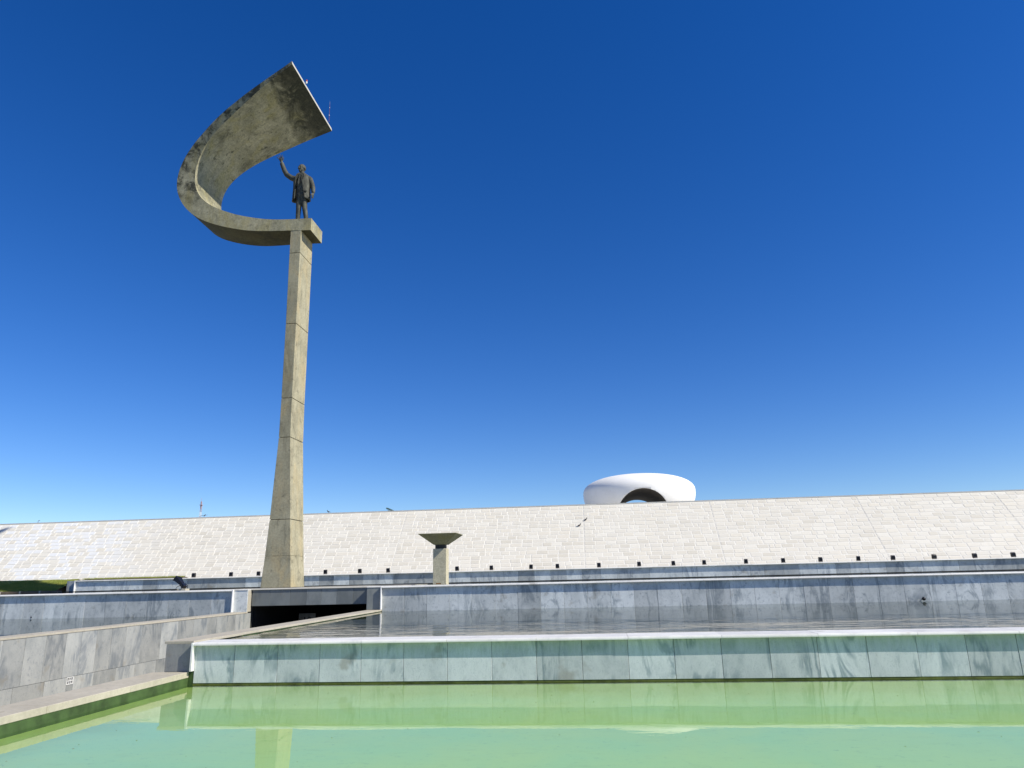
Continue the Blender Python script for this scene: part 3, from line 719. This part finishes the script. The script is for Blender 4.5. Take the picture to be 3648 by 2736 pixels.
# legs in trousers
limb([(-0.40, 0.0, 0.22), (-0.40, 0.0, 0.75), (-0.37, -0.04, 1.5), (-0.37, 0.0, 2.2), (-0.36, 0.02, 2.75)], [0.155, 0.185, 0.205, 0.255, 0.29], 16)
limb([(0.30, 0.02, 0.22), (0.28, 0.02, 0.75), (0.16, -0.03, 1.5), (0.06, 0.0, 2.2), (-0.02, 0.02, 2.75)], [0.155, 0.185, 0.205, 0.255, 0.29], 16)
for cx, tw in ((-0.40, -0.12), (0.30, 0.25)):      # shoes
    rot = Matrix.Rotation(tw, 3, 'Z')
    blob((cx, -0.02, 0.13), (0.15, 0.20, 0.13)); blob(Vector((cx, 0, 0.105)) + rot @ Vector((0, -0.30, 0)), (0.135, 0.30, 0.105), rot)
# trunk
blob((-0.19, 0.02, 2.78), (0.56, 0.36, 0.42)); blob((-0.20, 0.0, 3.25), (0.54, 0.37, 0.55)); blob((-0.21, 0.0, 3.85), (0.62, 0.40, 0.62))
blob((-0.23, 0.02, 4.30), (0.66, 0.34, 0.34)); blob((-0.70, 0.02, 4.33), (0.26, 0.26, 0.25)); blob((0.34, 0.02, 4.27), (0.27, 0.27, 0.27))
limb([(-0.25, 0.03, 4.45), (-0.27, -0.01, 4.98)], [0.25, 0.185], 14)
# raised arm in its sleeve
limb([(-0.66, 0.02, 4.30), (-1.15, -0.03, 4.48), (-1.58, -0.06, 4.82), (-1.78, -0.10, 5.20), (-2.00, -0.16, 5.80)], [0.27, 0.235, 0.215, 0.20, 0.175], 14)
limb([(-1.99, -0.16, 5.78), (-2.05, -0.18, 6.02)], [0.10, 0.095], 10)
hr = Matrix.Rotation(R(14), 3, 'Y')
hc = Vector((-2.07, -0.18, 6.02))
def hp(x, y, z): return hc + hr.inverted() @ Vector((x, y, z))
parts.append(ellvf(hp(0, 0, 0.16), (0.15, 0.065, 0.20), hr.inverted(), 16, 10))
for x0, x1, ln in ((-0.13, -0.27, 0.27), (-0.05, -0.10, 0.35), (0.035, 0.06, 0.36), (0.115, 0.21, 0.30)):
    limb([hp(x0, 0, 0.26), hp((x0+x1)/2, -0.015, 0.28+ln*0.55), hp(x1, -0.05, 0.28+ln)], [0.042, 0.038, 0.030], 8)
limb([hp(0.10, 0, 0.06), hp(0.23, -0.03, 0.19), hp(0.27, -0.05, 0.33)], [0.05, 0.042, 0.032], 8)
# hanging arm
limb([(0.42, 0.02, 4.22), (0.60, 0.04, 3.85), (0.73, 0.03, 3.48), (0.80, -0.05, 3.15), (0.83, -0.10, 2.95)], [0.26, 0.215, 0.195, 0.175, 0.16], 14)
limb([(0.83, -0.10, 2.98), (0.83, -0.11, 2.82)], [0.10, 0.10], 10)
blob((0.83, -0.11, 2.70), (0.075, 0.14, 0.17))
for k, (dy, ln) in enumerate(((-0.22, 0.17), (-0.15, 0.22), (-0.08, 0.22), (-0.01, 0.18))):
    limb([(0.83, dy, 2.60), (0.82, dy-0.01, 2.60-ln*0.6), (0.76, dy-0.02, 2.60-ln)], [0.042, 0.038, 0.030], 8)
limb([(0.80, -0.22, 2.76), (0.76, -0.29, 2.64), (0.73, -0.29, 2.54)], [0.045, 0.04, 0.03], 8)
# head turned a little aside
HR = Matrix.Rotation(R(-24), 3, 'Z'); HC = Vector((-0.29, -0.02, 5.29))
def hd(x, y, z): return HC + HR @ Vector((x, y, z))
def hb(x, y, z, r): parts.append(ellvf(hd(x, y, z), r, HR, 18, 12))
hb(0, 0.03, 0.07, (0.285, 0.335, 0.325)); hb(0, -0.05, -0.13, (0.225, 0.25, 0.27)); hb(0, -0.21, -0.31, (0.11, 0.09, 0.085))
hb(0, -0.325, -0.05, (0.048, 0.075, 0.10)); hb(0, -0.335, -0.10, (0.065, 0.06, 0.04)); hb(0, -0.285, 0.075, (0.19, 0.05, 0.04))
hb(-0.12, -0.27, -0.08, (0.075, 0.05, 0.06)); hb(0.12, -0.27, -0.08, (0.075, 0.05, 0.06))
hb(-0.10, -0.215, 0.02, (0.085, 0.065, 0.06)); hb(0.10, -0.215, 0.02, (0.085, 0.065, 0.06))
hb(0, -0.285, -0.195, (0.085, 0.045, 0.022)); hb(0, -0.28, -0.232, (0.075, 0.042, 0.02))
hb(-0.285, 0.03, -0.02, (0.035, 0.07, 0.10)); hb(0.285, 0.03, -0.02, (0.035, 0.07, 0.10))

v, f = joinvf(parts)
me = bpy.data.meshes.new('body_tmp'); me.from_pydata(v, [], f)
bm = bmesh.new(); bm.from_mesh(me); bmesh.ops.remove_doubles(bm, verts=bm.verts[:], dist=1e-5); bmesh.ops.recalc_face_normals(bm, faces=bm.faces[:]); bm.to_mesh(me); bm.free()
tmp = bpy.data.objects.new('body_tmp', me); C.objects.link(tmp)
md = tmp.modifiers.new('r', 'REMESH'); md.mode = 'VOXEL'; md.voxel_size = 0.024
md = tmp.modifiers.new('s', 'SMOOTH'); md.factor = 0.5; md.iterations = 3
me = bpy.data.meshes.new_from_object(tmp.evaluated_get(bpy.context.evaluated_depsgraph_get())); bpy.data.objects.remove(tmp)
me.materials.clear(); me.materials.append(M['bronze']); me.polygons.foreach_set('use_smooth', [True]*len(me.polygons))
o = bpy.data.objects.new('body', me); C.objects.link(o); o.parent = st
# open jacket hanging from the shoulders
secs = [(2.36, -0.21, 0.76, 0.48, -0.62, 0.20), (2.60, -0.21, 0.75, 0.47, -0.62, 0.16), (3.0, -0.22, 0.73, 0.46, -0.62, 0.08), (3.45, -0.22, 0.70, 0.45, -0.62, 0.0), (3.85, -0.22, 0.72, 0.47, -0.61, -0.06),
        (4.15, -0.22, 0.74, 0.45, -0.58, -0.10), (4.40, -0.22, 0.72, 0.42, -0.52, -0.14), (4.58, -0.24, 0.56, 0.36, -0.45, -0.17), (4.70, -0.26, 0.37, 0.31, -0.42, -0.18), (4.84, -0.27, 0.26, 0.26, -0.40, -0.18)]
V_, F_ = [], []; m = 44
for z, cx, rx_, ry_, xl, xr in secs:
    aL = math.acos(max(-1, min(1, (xl-cx)/rx_))); aR = math.acos(max(-1, min(1, (xr-cx)/rx_)))
    t0, t1 = -aR, -aL+2*math.pi      # go from the right lapel round the back to the left lapel
    t1 = 2*math.pi-aL; t0 = -aR
    for k in range(m+1):
        th = t0+(t1-t0)*k/m
        fold = 1+0.018*math.sin(th*9+z*2.0)*max(0, (3.6-z))
        V_.append((cx+rx_*fold*math.cos(th), ry_*fold*math.sin(th)+0.02, z-(0.10*math.cos(th*1.0)**2 if z < 2.5 else 0)))
for i in range(len(secs)-1):
    for k in range(m): a = i*(m+1)+k; F_.append((a, a+1, a+m+2, a+m+1))
me = bpy.data.meshes.new('jacket_tmp'); me.from_pydata(V_, [], F_)
tmp = bpy.data.objects.new('jacket_tmp', me); C.objects.link(tmp)
md = tmp.modifiers.new('u', 'SUBSURF'); md.levels = 1
md = tmp.modifiers.new('t', 'SOLIDIFY'); md.thickness = 0.05; md.offset = 0
me = bpy.data.meshes.new_from_object(tmp.evaluated_get(bpy.context.evaluated_depsgraph_get())); bpy.data.objects.remove(tmp)
me.materials.append(M['bronze']); me.polygons.foreach_set('use_smooth', [True]*len(me.polygons))
jk = bpy.data.objects.new('jacket', me); C.objects.link(jk); jk.parent = st; jk['_o'] = (SX, SY, SZ)
def lapel(pts, nm):
    vv = [(SX+a, SY+b, SZ+c) for a, b, c in pts]; n = len(vv)
    vv2 = [(a, b-0.035, c) for a, b, c in vv]
    mesh_obj(nm, vv+vv2, [tuple(range(n)), tuple(range(2*n-1, n-1, -1))]+[(k, n+k, n+(k+1) % n, (k+1) % n) for k in range(n)], M['bronze'], jk)
lapel([(-0.16, -0.27, 4.78), (0.02, -0.34, 4.62), (0.10, -0.42, 4.30), (-0.04, -0.46, 3.80), (-0.12, -0.42, 4.25)], 'lapel')
lapel([(-0.42, -0.27, 4.78), (-0.44, -0.42, 4.25), (-0.62, -0.46, 3.80), (-0.66, -0.40, 4.30), (-0.58, -0.33, 4.62)], 'lapel')
vv, ff = bevelvf(*boxvf(SX+0.14, SX+0.40, SY-0.425, SY-0.34, SZ+2.90, SZ+3.0), 0.01); mesh_obj('pocket_flap', vv, ff, M['bronze'], jk)
vv = [(SX+a, SY+b, SZ+c) for a, b, c in [(-0.35, -0.30, 4.72), (-0.22, -0.30, 4.72), (-0.19, -0.44, 3.75), (-0.29, -0.45, 3.52), (-0.39, -0.44, 3.75)]]
vv2 = [(a, b-0.03, c) for a, b, c in vv]
mesh_obj('tie', vv+vv2, [(0, 1, 2, 3, 4), (9, 8, 7, 6, 5)]+[(k, 5+k, 5+(k+1) % 5, (k+1) % 5) for k in range(5)], M['bronze'], st)

# ------------------------------------------------------------------ fire bowl on its pedestal
bx, by = -10.28, 49.15
t = thing('fire_bowl', (bx, by, ZB), 'square concrete fire bowl on a slim square pedestal', 'fire bowl')
box('pedestal', bx-0.45, bx+0.45, by-0.45, by+0.45, ZB, 1.94, M['ped'], t, bevel=0.015)
box('rust_stain', bx-0.24, bx+0.10, by-0.4535, by-0.451, ZT+0.004, ZT+0.07, M['rust'], t)
box('neck', bx-0.33, bx+0.33, by-0.33, by+0.33, 1.941, 2.21, M['bed'], t, bevel=0.01)
a, b = 0.43, 1.29
vo = [(bx-a, by-a, 2.21), (bx+a, by-a, 2.21), (bx+a, by+a, 2.21), (bx-a, by+a, 2.21), (bx-b, by-b, 2.885), (bx+b, by-b, 2.885), (bx+b, by+b, 2.885), (bx-b, by+b, 2.885)]
bi = b-0.05
vo += [(bx-b, by-b, 2.915), (bx+b, by-b, 2.915), (bx+b, by+b, 2.915), (bx-b, by+b, 2.915), (bx-bi, by-bi, 2.915), (bx+bi, by-bi, 2.915), (bx+bi, by+bi, 2.915), (bx-bi, by+bi, 2.915),
       (bx-a, by-a, 2.32), (bx+a, by-a, 2.32), (bx+a, by+a, 2.32), (bx-a, by+a, 2.32)]
fo = [(0, 3, 2, 1)]
for k in range(4):
    q = (k+1) % 4
    fo += [(k, q, 4+q, 4+k), (4+k, 4+q, 8+q, 8+k), (8+k, 8+q, 12+q, 12+k), (12+k, 12+q, 16+q, 16+k)]
fo.append((16, 17, 18, 19))
mesh_obj('bowl', vo, fo, M['bowl'], t)

# ------------------------------------------------------------------ floodlights along the upper coping
def flood_parts(root):
    # rounded housing leaning back towards the slope
    prof = [(-0.10, 0.05), (-0.135, 0.14), (-0.14, 0.26), (-0.115, 0.37), (-0.03, 0.425), (0.10, 0.43), (0.14, 0.40), (0.14, 0.10), (0.06, 0.04)]
    V2 = [(-0.15, y, z) for y, z in prof]+[(0.15, y, z) for y, z in prof]; n = len(prof)
    F2 = [tuple(range(n)), tuple(range(2*n-1, n-1, -1))]+[(k, (k+1) % n, n+(k+1) % n, n+k) for k in range(n)]
    V2, F2 = bevelvf(V2, F2, 0.012)
    hs_ = mesh_obj('housing', V2, F2, M['black'], root)
    mesh_obj('lens', *boxvf(-0.125, 0.125, 0.141, 0.150, 0.13, 0.385), M['glass'], hs_)
    for zz in (0.17, 0.22, 0.27, 0.32): mesh_obj('cooling_fin', *boxvf(-0.13, 0.13, -0.162, -0.12, zz, zz+0.012), M['black'], hs_)
    for sx in (-0.165, 0.153): mesh_obj('bracket', *boxvf(sx, sx+0.012, -0.02, 0.02, 0.0, 0.25), M['black'], root)
    mesh_obj('foot', *boxvf(-0.165, 0.165, -0.05, 0.05, 0.0, 0.012), M['black'], root)
proto = thing('floodlight', (0, 0, 0), 'small black floodlight on the upper coping at the foot of the white slope', 'floodlight', 'floodlights along the upper coping')
flood_parts(proto)
def copy_tree(o, parent=None):
    c = o.copy(); C.objects.link(c); c.parent = parent
    for ch in list(o.children): copy_tree(ch, c)
    return c
FX = [-34.31, -30.94, -28.47, -22.58, -19.58, -17.14, -11.28, -8.4, -5.13, -2.95, 0.41, 3.65, 6.38, 8.79, 12.05, 14.94, 17.77, 20.64, 23.23, 26.28, 29.29, 32.07]
kids = [proto]+[copy_tree(proto) for _ in FX[1:]]
for o, x in zip(kids, FX):
    o.location = (x, 60.45+rnd.uniform(-0.04, 0.04), 0.535); o['_o'] = tuple(o.location); o.scale = (0.92, 0.92, 0.92)
    o.rotation_euler = (rnd.uniform(-0.03, 0.03), rnd.uniform(-0.05, 0.05), rnd.uniform(-0.25, 0.25))
ORD = ['first', 'second', 'third', 'fourth', 'fifth', 'sixth', 'seventh', 'eighth', 'ninth', 'tenth', 'eleventh', 'twelfth', 'thirteenth', 'fourteenth', 'fifteenth', 'sixteenth']
kids[2]['label'] = 'small black floodlight half hidden behind the foot of the column'
for k in range(2): kids[1-k]['label'] = 'small black floodlight, %s from the column towards the grass bank' % ORD[k]
for k in range(3): kids[3+k]['label'] = 'small black floodlight, %s from the column towards the fire bowl' % ORD[k]
for k in range(16): kids[6+k]['label'] = 'small black floodlight, %s past the fire bowl going away from the column' % ORD[k]
# floodlight aimed at the column
t = thing('spotlight', (-26.85, 46.0, ZB), 'large black spotlight on a low concrete block at the terrace edge', 'spotlight')
box('base_block', -27.05, -26.45, 45.75, 46.25, ZB, ZT+0.10, M['beige'], t, bevel=0.01)
Rm = Matrix.Rotation(R(36), 3, 'Y') @ Matrix.Rotation(R(-20), 3, 'Z'); pc = Vector((-26.93, 46.0, 0.10))
def sp_(v_): return [tuple(pc+Rm @ Vector(p)) for p in v_]
v_, f_ = boxvf(-0.46, 0.10, -0.26, 0.26, -0.16, 0.16)
v_ = [(x, y*(1.0 if x < 0 else 0.62), z*(1.0 if x < 0 else 0.62)) for x, y, z in v_]
v_, f_ = bevelvf(v_, f_, 0.03, 2); hs_ = mesh_obj('housing', sp_(v_), f_, M['black'], t)
v_, f_ = bevelvf(*boxvf(-0.50, -0.445, -0.28, 0.28, -0.18, 0.18), 0.012); fr_ = mesh_obj('front_frame', sp_(v_), f_, M['black'], t)
v_, f_ = boxvf(-0.508, -0.498, -0.24, 0.24, -0.14, 0.14); mesh_obj('lens', sp_(v_), f_, M['glass'], fr_)
v_, f_ = bevelvf(*boxvf(0.102, 0.50, -0.15, 0.15, -0.12, 0.10), 0.02); mesh_obj('gear_box', sp_(v_), f_, M['black'], t)
v_, f_ = tubevf([(-26.72, 45.72, ZT+0.10), (-26.74, 45.72, -0.08), (-26.80, 45.74, 0.06)], 0.022, 8); mesh_obj('yoke', v_, f_, M['black'], t)
v_, f_ = tubevf([(-26.58, 46.2, ZT+0.10), (-26.60, 46.25, -0.08), (-26.78, 46.24, 0.06)], 0.022, 8); mesh_obj('yoke', v_, f_, M['black'], t)
v_, f_ = tubevf([(-26.80, 45.8, -0.02), (-26.95, 45.62, -0.14), (-27.02, 45.58, -0.26), (-26.92, 45.6, -0.34), (-27.1, 45.6, -0.355), (-27.35, 45.62, -0.355)], 0.018, 6); mesh_obj('cable', v_, f_, M['black'], t)
# ball fixture by the far pool wall
t = thing('ball_fixture', (17.31, 41.85, ZW2), 'small black ball fixture on the pool wall just above the water', 'fixture')
mesh_obj('ball', *ellvf((17.31, 41.80, -1.635), (0.095, 0.095, 0.095)), M['black'], t, smooth=True)
mesh_obj('stem', *tubevf([(17.31, 41.87, -1.64), (17.31, 41.995, -1.64)], 0.025, 8), M['black'], t)

# ------------------------------------------------------------------ planted bank left of the terrace wall
def bank_z(x, y):
    k = max(0, min(1, (y-58.7)/(61.6-58.7)))
    return -0.29+0.98*k+0.04*mnoise.noise(Vector((x*0.5, y*0.5, 0)))
V_, F_ = [], []
nx, ny = 60, 26
def bank(x0, x1, y0, y1, nx, ny):
    b = len(V_)
    for j in range(ny+1):
        for i in range(nx+1):
            x = x0+(x1-x0)*i/nx; y = y0+(y1-y0)*j/ny; V_.append((x, y, bank_z(x, y)))
    for j in range(ny):
        for i in range(nx):
            a = b+j*(nx+1)+i; F_.append((a, a+1, a+nx+2, a+nx+1))
bank(-88, -45.66, 58.72, 61.9, 90, 16)
mesh_obj('grass_bank', V_, F_, M['turf'], kind='structure', label='sloping grass bank at the left foot of the white hall')
V_, F_ = [], []
b0 = [(-45.6, 61.36), (-35.6, 61.36)]
nx = 24
for j in range(4):
    for i in range(nx+1):
        x = -45.64+(10.0)*i/nx; y = 61.37+0.62*j/3
        zz = 0.60+0.10*j/3+0.05*mnoise.noise(Vector((x*1.2, y*2, 3)))+(0 if 0 < i < nx else -0.1)
        V_.append((x, y, zz))
for j in range(3):
    for i in range(nx): a = j*(nx+1)+i; F_.append((a, a+1, a+nx+2, a+nx+1))
n0 = len(V_)
for i in range(nx+1): V_.append((V_[i][0], 61.37, 0.40))
for i in range(nx): F_.append((n0+i, n0+i+1, i+1, i))
V_.append((V_[nx][0]+0.06, 61.37, 0.40)); V_.append((V_[nx][0]+0.06, 61.99, 0.40)); q = len(V_)
F_.append((nx, n0+nx, q-2, q-1, 3*(nx+1)+nx))
mesh_obj('planting_bed', V_, F_, M['soil'], kind='structure', label='narrow raised soil bed behind the end of the terrace wall')
# blades
V_, F_ = [], []
def blade(x, y, z, h):
    a = rnd.uniform(0, 6.28); wv = 0.012; dx, dy = math.cos(a)*wv, math.sin(a)*wv
    lx, ly = rnd.uniform(-0.5, 0.5)*h, rnd.uniform(-0.5, 0.5)*h; n = len(V_)
    V_.extend([(x-dx, y-dy, z-0.01), (x+dx, y+dy, z-0.01), (x+lx*0.4, y+ly*0.4, z+h*0.65), (x+lx, y+ly, z+h)]); F_.extend([(n, n+1, n+2), (n+2, n+1, n+3)])
for _ in range(42000):
    y = 58.80+rnd.random()*2.75; x = -45.75-rnd.random()**1.15*12
    den = mnoise.noise(Vector((x*0.35, y*0.35, 5)))
    if den < -0.25 and rnd.random() < 0.7: continue
    if y > 61.1 and rnd.random() < 0.8: continue
    blade(x, y, bank_z(x, y), rnd.uniform(0.05, 0.13))
for _ in range(3500):
    x = -45.5+rnd.random()**0.8*9.6; y = 61.42+rnd.random()*0.5
    blade(x, y, 0.62+(y-61.37)*0.16, rnd.uniform(0.03, 0.10))
mesh_obj('grass', V_, F_, M['blade'], kind='stuff', label='short sunlit green grass on the bank left of the terrace wall')
t = thing('bed_kerb', (-60, 58.55, ZB), 'low brown kerb of long stones edging the grass bank', 'kerb')
x = -45.0
while x > -84:
    ln = 1.82; vv, ff = bevelvf(*boxvf(x-ln+0.02, x-0.02, 58.4+rnd.uniform(-.01, .01), 58.74, ZB-0.05, -0.265+rnd.uniform(-0.01, 0.01)), 0.015)
    mesh_obj('kerb_stone', vv, ff, M['brown'], t)
    mesh_obj('mortar_patch', *boxvf(x-ln-0.06, x-ln+0.07, 58.38, 58.6, ZT-0.05, -0.245), M['beige'], t)
    x -= ln

# ------------------------------------------------------------------ birds
def bird(name, loc, yaw, label, flying=False, s=1.0):
    t = thing(name, loc, label, 'bird'); L0 = Vector(loc); Rz = Matrix.Rotation(yaw, 3, 'Z')
    def tr(v_): return [tuple(L0+Rz @ (Vector(p)*s)) for p in v_]
    pr = []
    pr.append(ellvf((0, 0, 0.12), (0.16, 0.075, 0.085), Matrix.Rotation(R(-22), 3, 'Y'), 14, 10))
    pr.append(ellvf((0.13, 0, 0.22), (0.05, 0.045, 0.09), Matrix.Rotation(R(20), 3, 'Y'), 12, 8)); pr.append(ellvf((0.155, 0, 0.31), (0.052, 0.045, 0.048), None, 12, 8))
    vv, ff = joinvf(pr)
    me = bpy.data.meshes.new('b'); me.from_pydata(vv, [], ff); bm = bmesh.new(); bm.from_mesh(me); bmesh.ops.remove_doubles(bm, verts=bm.verts[:], dist=1e-5); bmesh.ops.recalc_face_normals(bm, faces=bm.faces[:]); bm.to_mesh(me); bm.free()
    tmp = bpy.data.objects.new('b', me); C.objects.link(tmp); md = tmp.modifiers.new('r', 'REMESH'); md.mode = 'VOXEL'; md.voxel_size = 0.014
    me = bpy.data.meshes.new_from_object(tmp.evaluated_get(bpy.context.evaluated_depsgraph_get())); bpy.data.objects.remove(tmp)
    me.transform(Rz.to_4x4() @ Matrix.Scale(s, 4)); me.materials.clear(); me.materials.append(M['feather'])
    o = bpy.data.objects.new('body', me); C.objects.link(o); o.parent = t
    v_ = [(-0.10, -0.035, 0.09), (-0.10, 0.035, 0.09), (-0.34, 0.05, 0.03), (-0.34, -0.05, 0.03)]; v_ += [(a, b, c+0.018) for a, b, c in v_]
    mesh_obj('tail', tr(v_), boxvf(0, 1, 0, 1, 0, 1)[1], M['feather'], t)
    mesh_obj('beak', tr(tubevf([(0.20, 0, 0.305), (0.25, 0, 0.295)], [0.014, 0.003], 6)[0]), tubevf([(0, 0, 0), (1, 0, 0)], 1, 6)[1], M['grey'], t)
    for sg in (-1, 1):
        if flying: v_ = [(0.10, sg*0.05, 0.15), (-0.06, sg*0.05, 0.15), (-0.10, sg*0.34, 0.20), (-0.12, sg*0.66, 0.17), (0.04, sg*0.40, 0.21)]
        else: v_ = [(0.08, sg*0.075, 0.17), (0.02, sg*0.088, 0.08), (-0.16, sg*0.07, 0.06), (-0.24, sg*0.035, 0.07), (-0.06, sg*0.06, 0.17)]
        th = Vector((0, 0, 0.012)) if flying else Vector((0, sg*0.012, 0)); n = 5
        v2 = v_+[tuple(Vector(p)+th) for p in v_]
        mesh_obj('wing', tr(v2), [tuple(range(n)), tuple(range(2*n-1, n-1, -1))]+[(k, (k+1) % n, n+(k+1) % n, n+k) for k in range(n)], M['feather'], t)
        if not flying: mesh_obj('leg', tr(tubevf([(0.02, sg*0.03, 0.06), (0.03, sg*0.03, -0.03)], 0.008, 6)[0]), tubevf([(0, 0, 0), (1, 0, 0)], 1, 6)[1], M['red'], t)
def slope_at(rx_, rz_):
    # where the sight line (x/y, z/y) meets the marble slope
    y = (HB.z-HB.y)/(rz_-1.0); return Vector((rx_*y, y, rz_*y+0.06))
bird('pigeon', slope_at(-0.0078, 0.0712), R(10), 'dark pigeon on the marble slope just right of the thin joint', False, 0.72)
bird('pigeon', slope_at(-0.0168, 0.0636), R(5), 'dark pigeon lower on the marble slope, left of the thin joint', False, 0.72)
bird('pigeon', (-0.3727*68.05, 68.05, 6.42), R(200), 'small dark pigeon perched on the roof edge behind the column', False, 0.7)
bird('gliding_bird', (-0.5592*75, 75, 0.0947*75), R(80), 'small dark bird gliding just above the roof edge near the lattice tower', True, 0.75)
t = thing('vent_pipe', (-0.82*68.2, 68.2, 6.31), 'small bent grey pipe sticking up from the left roof edge', 'pipe')
px = -0.82*68.2
mesh_obj('pipe', *tubevf([(px, 68.2, 6.31), (px-0.02, 68.2, 6.52), (px+0.02, 68.2, 6.60), (px+0.10, 68.2, 6.62)], 0.028, 8), M['grey'], t)
mesh_obj('cap', *tubevf([(px+0.10, 68.2, 6.62), (px+0.15, 68.2, 6.615)], 0.036, 8), M['grey'], t)

# ------------------------------------------------------------------ beyond the hall: palm and lattice tower
pb = Vector((-31.65, 120, 10.15))
t = thing('palm_tree', (pb.x, pb.y, -6.4), 'palm tree whose frond tip shows above the roof edge', 'palm')
mesh_obj('trunk', *tubevf([(pb.x+0.3, pb.y, -6.6), (pb.x+0.15, pb.y, 0), (pb.x, pb.y, pb.z)], [0.30, 0.22, 0.17], 12), M['bark'], t, smooth=True)
def frond(az, rise, ln, droop):
    d = Vector((math.cos(az), math.sin(az), 0)); pts = []
    for k in range(13):
        u = k/12; pts.append(pb+d*(ln*u*(1-0.12*u))+Vector((0, 0, rise*u-droop*u*u)))
    prt = [tubevf(pts, [0.045*(1-0.8*k/12) for k in range(13)], 6)]
    side = d.cross(Vector((0, 0, 1)))
    for k in range(1, 12):
        for q in (0, 0.5):
            if k+q > 12: continue
            pt = pts[k].lerp(pts[min(k+1, 12)], q); ll = 0.75*math.sin(math.pi*min(1, (k+q)/12.5)*0.85+0.3)
            for sg in (-1, 1):
                tip = pt+side*sg*ll*0.55+d*ll*0.45+Vector((0, 0, -ll*0.75)); md_ = (pt+tip)/2+Vector((0, 0, 0.10*ll)); wv = d*0.035
                n = [tuple(pt-wv), tuple(pt+wv), tuple(md_+wv*1.3), tuple(tip), tuple(md_-wv*1.3)]
                prt.append((n, [(0, 1, 2, 4), (4, 2, 3)]))
    mesh_obj('frond', *joinvf(prt), M['leaf'], t)
frond(R(180), 2.75, 3.35, 1.05)
for k in range(11): frond(R(205+k*27), 1.0+0.15*(k % 2), 2.6, 1.9)
TX, TY, TG = -0.5655*1200, 1200.0, -6.4
t = thing('lattice_tower', (TX, TY, TG), 'distant red and white lattice tower behind the hall', 'tower')
def twd(z): return 9.0*(1-z/150.0)**1.6+0.75
zs = [0, 12, 24, 36, 48, 60, 70, 80, 88, 96, 104, 112, 120, 128, 134]
for i, (za, zb) in enumerate(zip(zs[:-1], zs[1:])):
    prt = []; A, B = twd(za), twd(zb)
    ca = [Vector((TX+sx*A, TY+sy_*A, TG+za)) for sx, sy_ in ((-1, -1), (1, -1), (1, 1), (-1, 1))]
    cb = [Vector((TX+sx*B, TY+sy_*B, TG+zb)) for sx, sy_ in ((-1, -1), (1, -1), (1, 1), (-1, 1))]
    for k in range(4):
        q = (k+1) % 4
        prt += [tubevf([ca[k], cb[k]], 0.16, 5), tubevf([ca[k], cb[q]], 0.09, 4), tubevf([ca[q], cb[k]], 0.09, 4), tubevf([cb[k], cb[q]], 0.09, 4)]
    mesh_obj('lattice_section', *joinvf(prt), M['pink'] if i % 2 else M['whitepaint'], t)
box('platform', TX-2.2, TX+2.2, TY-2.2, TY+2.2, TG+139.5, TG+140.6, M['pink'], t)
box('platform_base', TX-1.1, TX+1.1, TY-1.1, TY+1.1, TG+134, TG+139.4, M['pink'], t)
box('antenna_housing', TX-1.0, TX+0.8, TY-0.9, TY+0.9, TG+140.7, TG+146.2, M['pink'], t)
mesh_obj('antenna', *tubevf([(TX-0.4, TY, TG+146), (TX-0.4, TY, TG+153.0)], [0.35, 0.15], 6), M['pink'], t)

for o in bpy.data.objects:
    if '_o' in o: del o['_o']
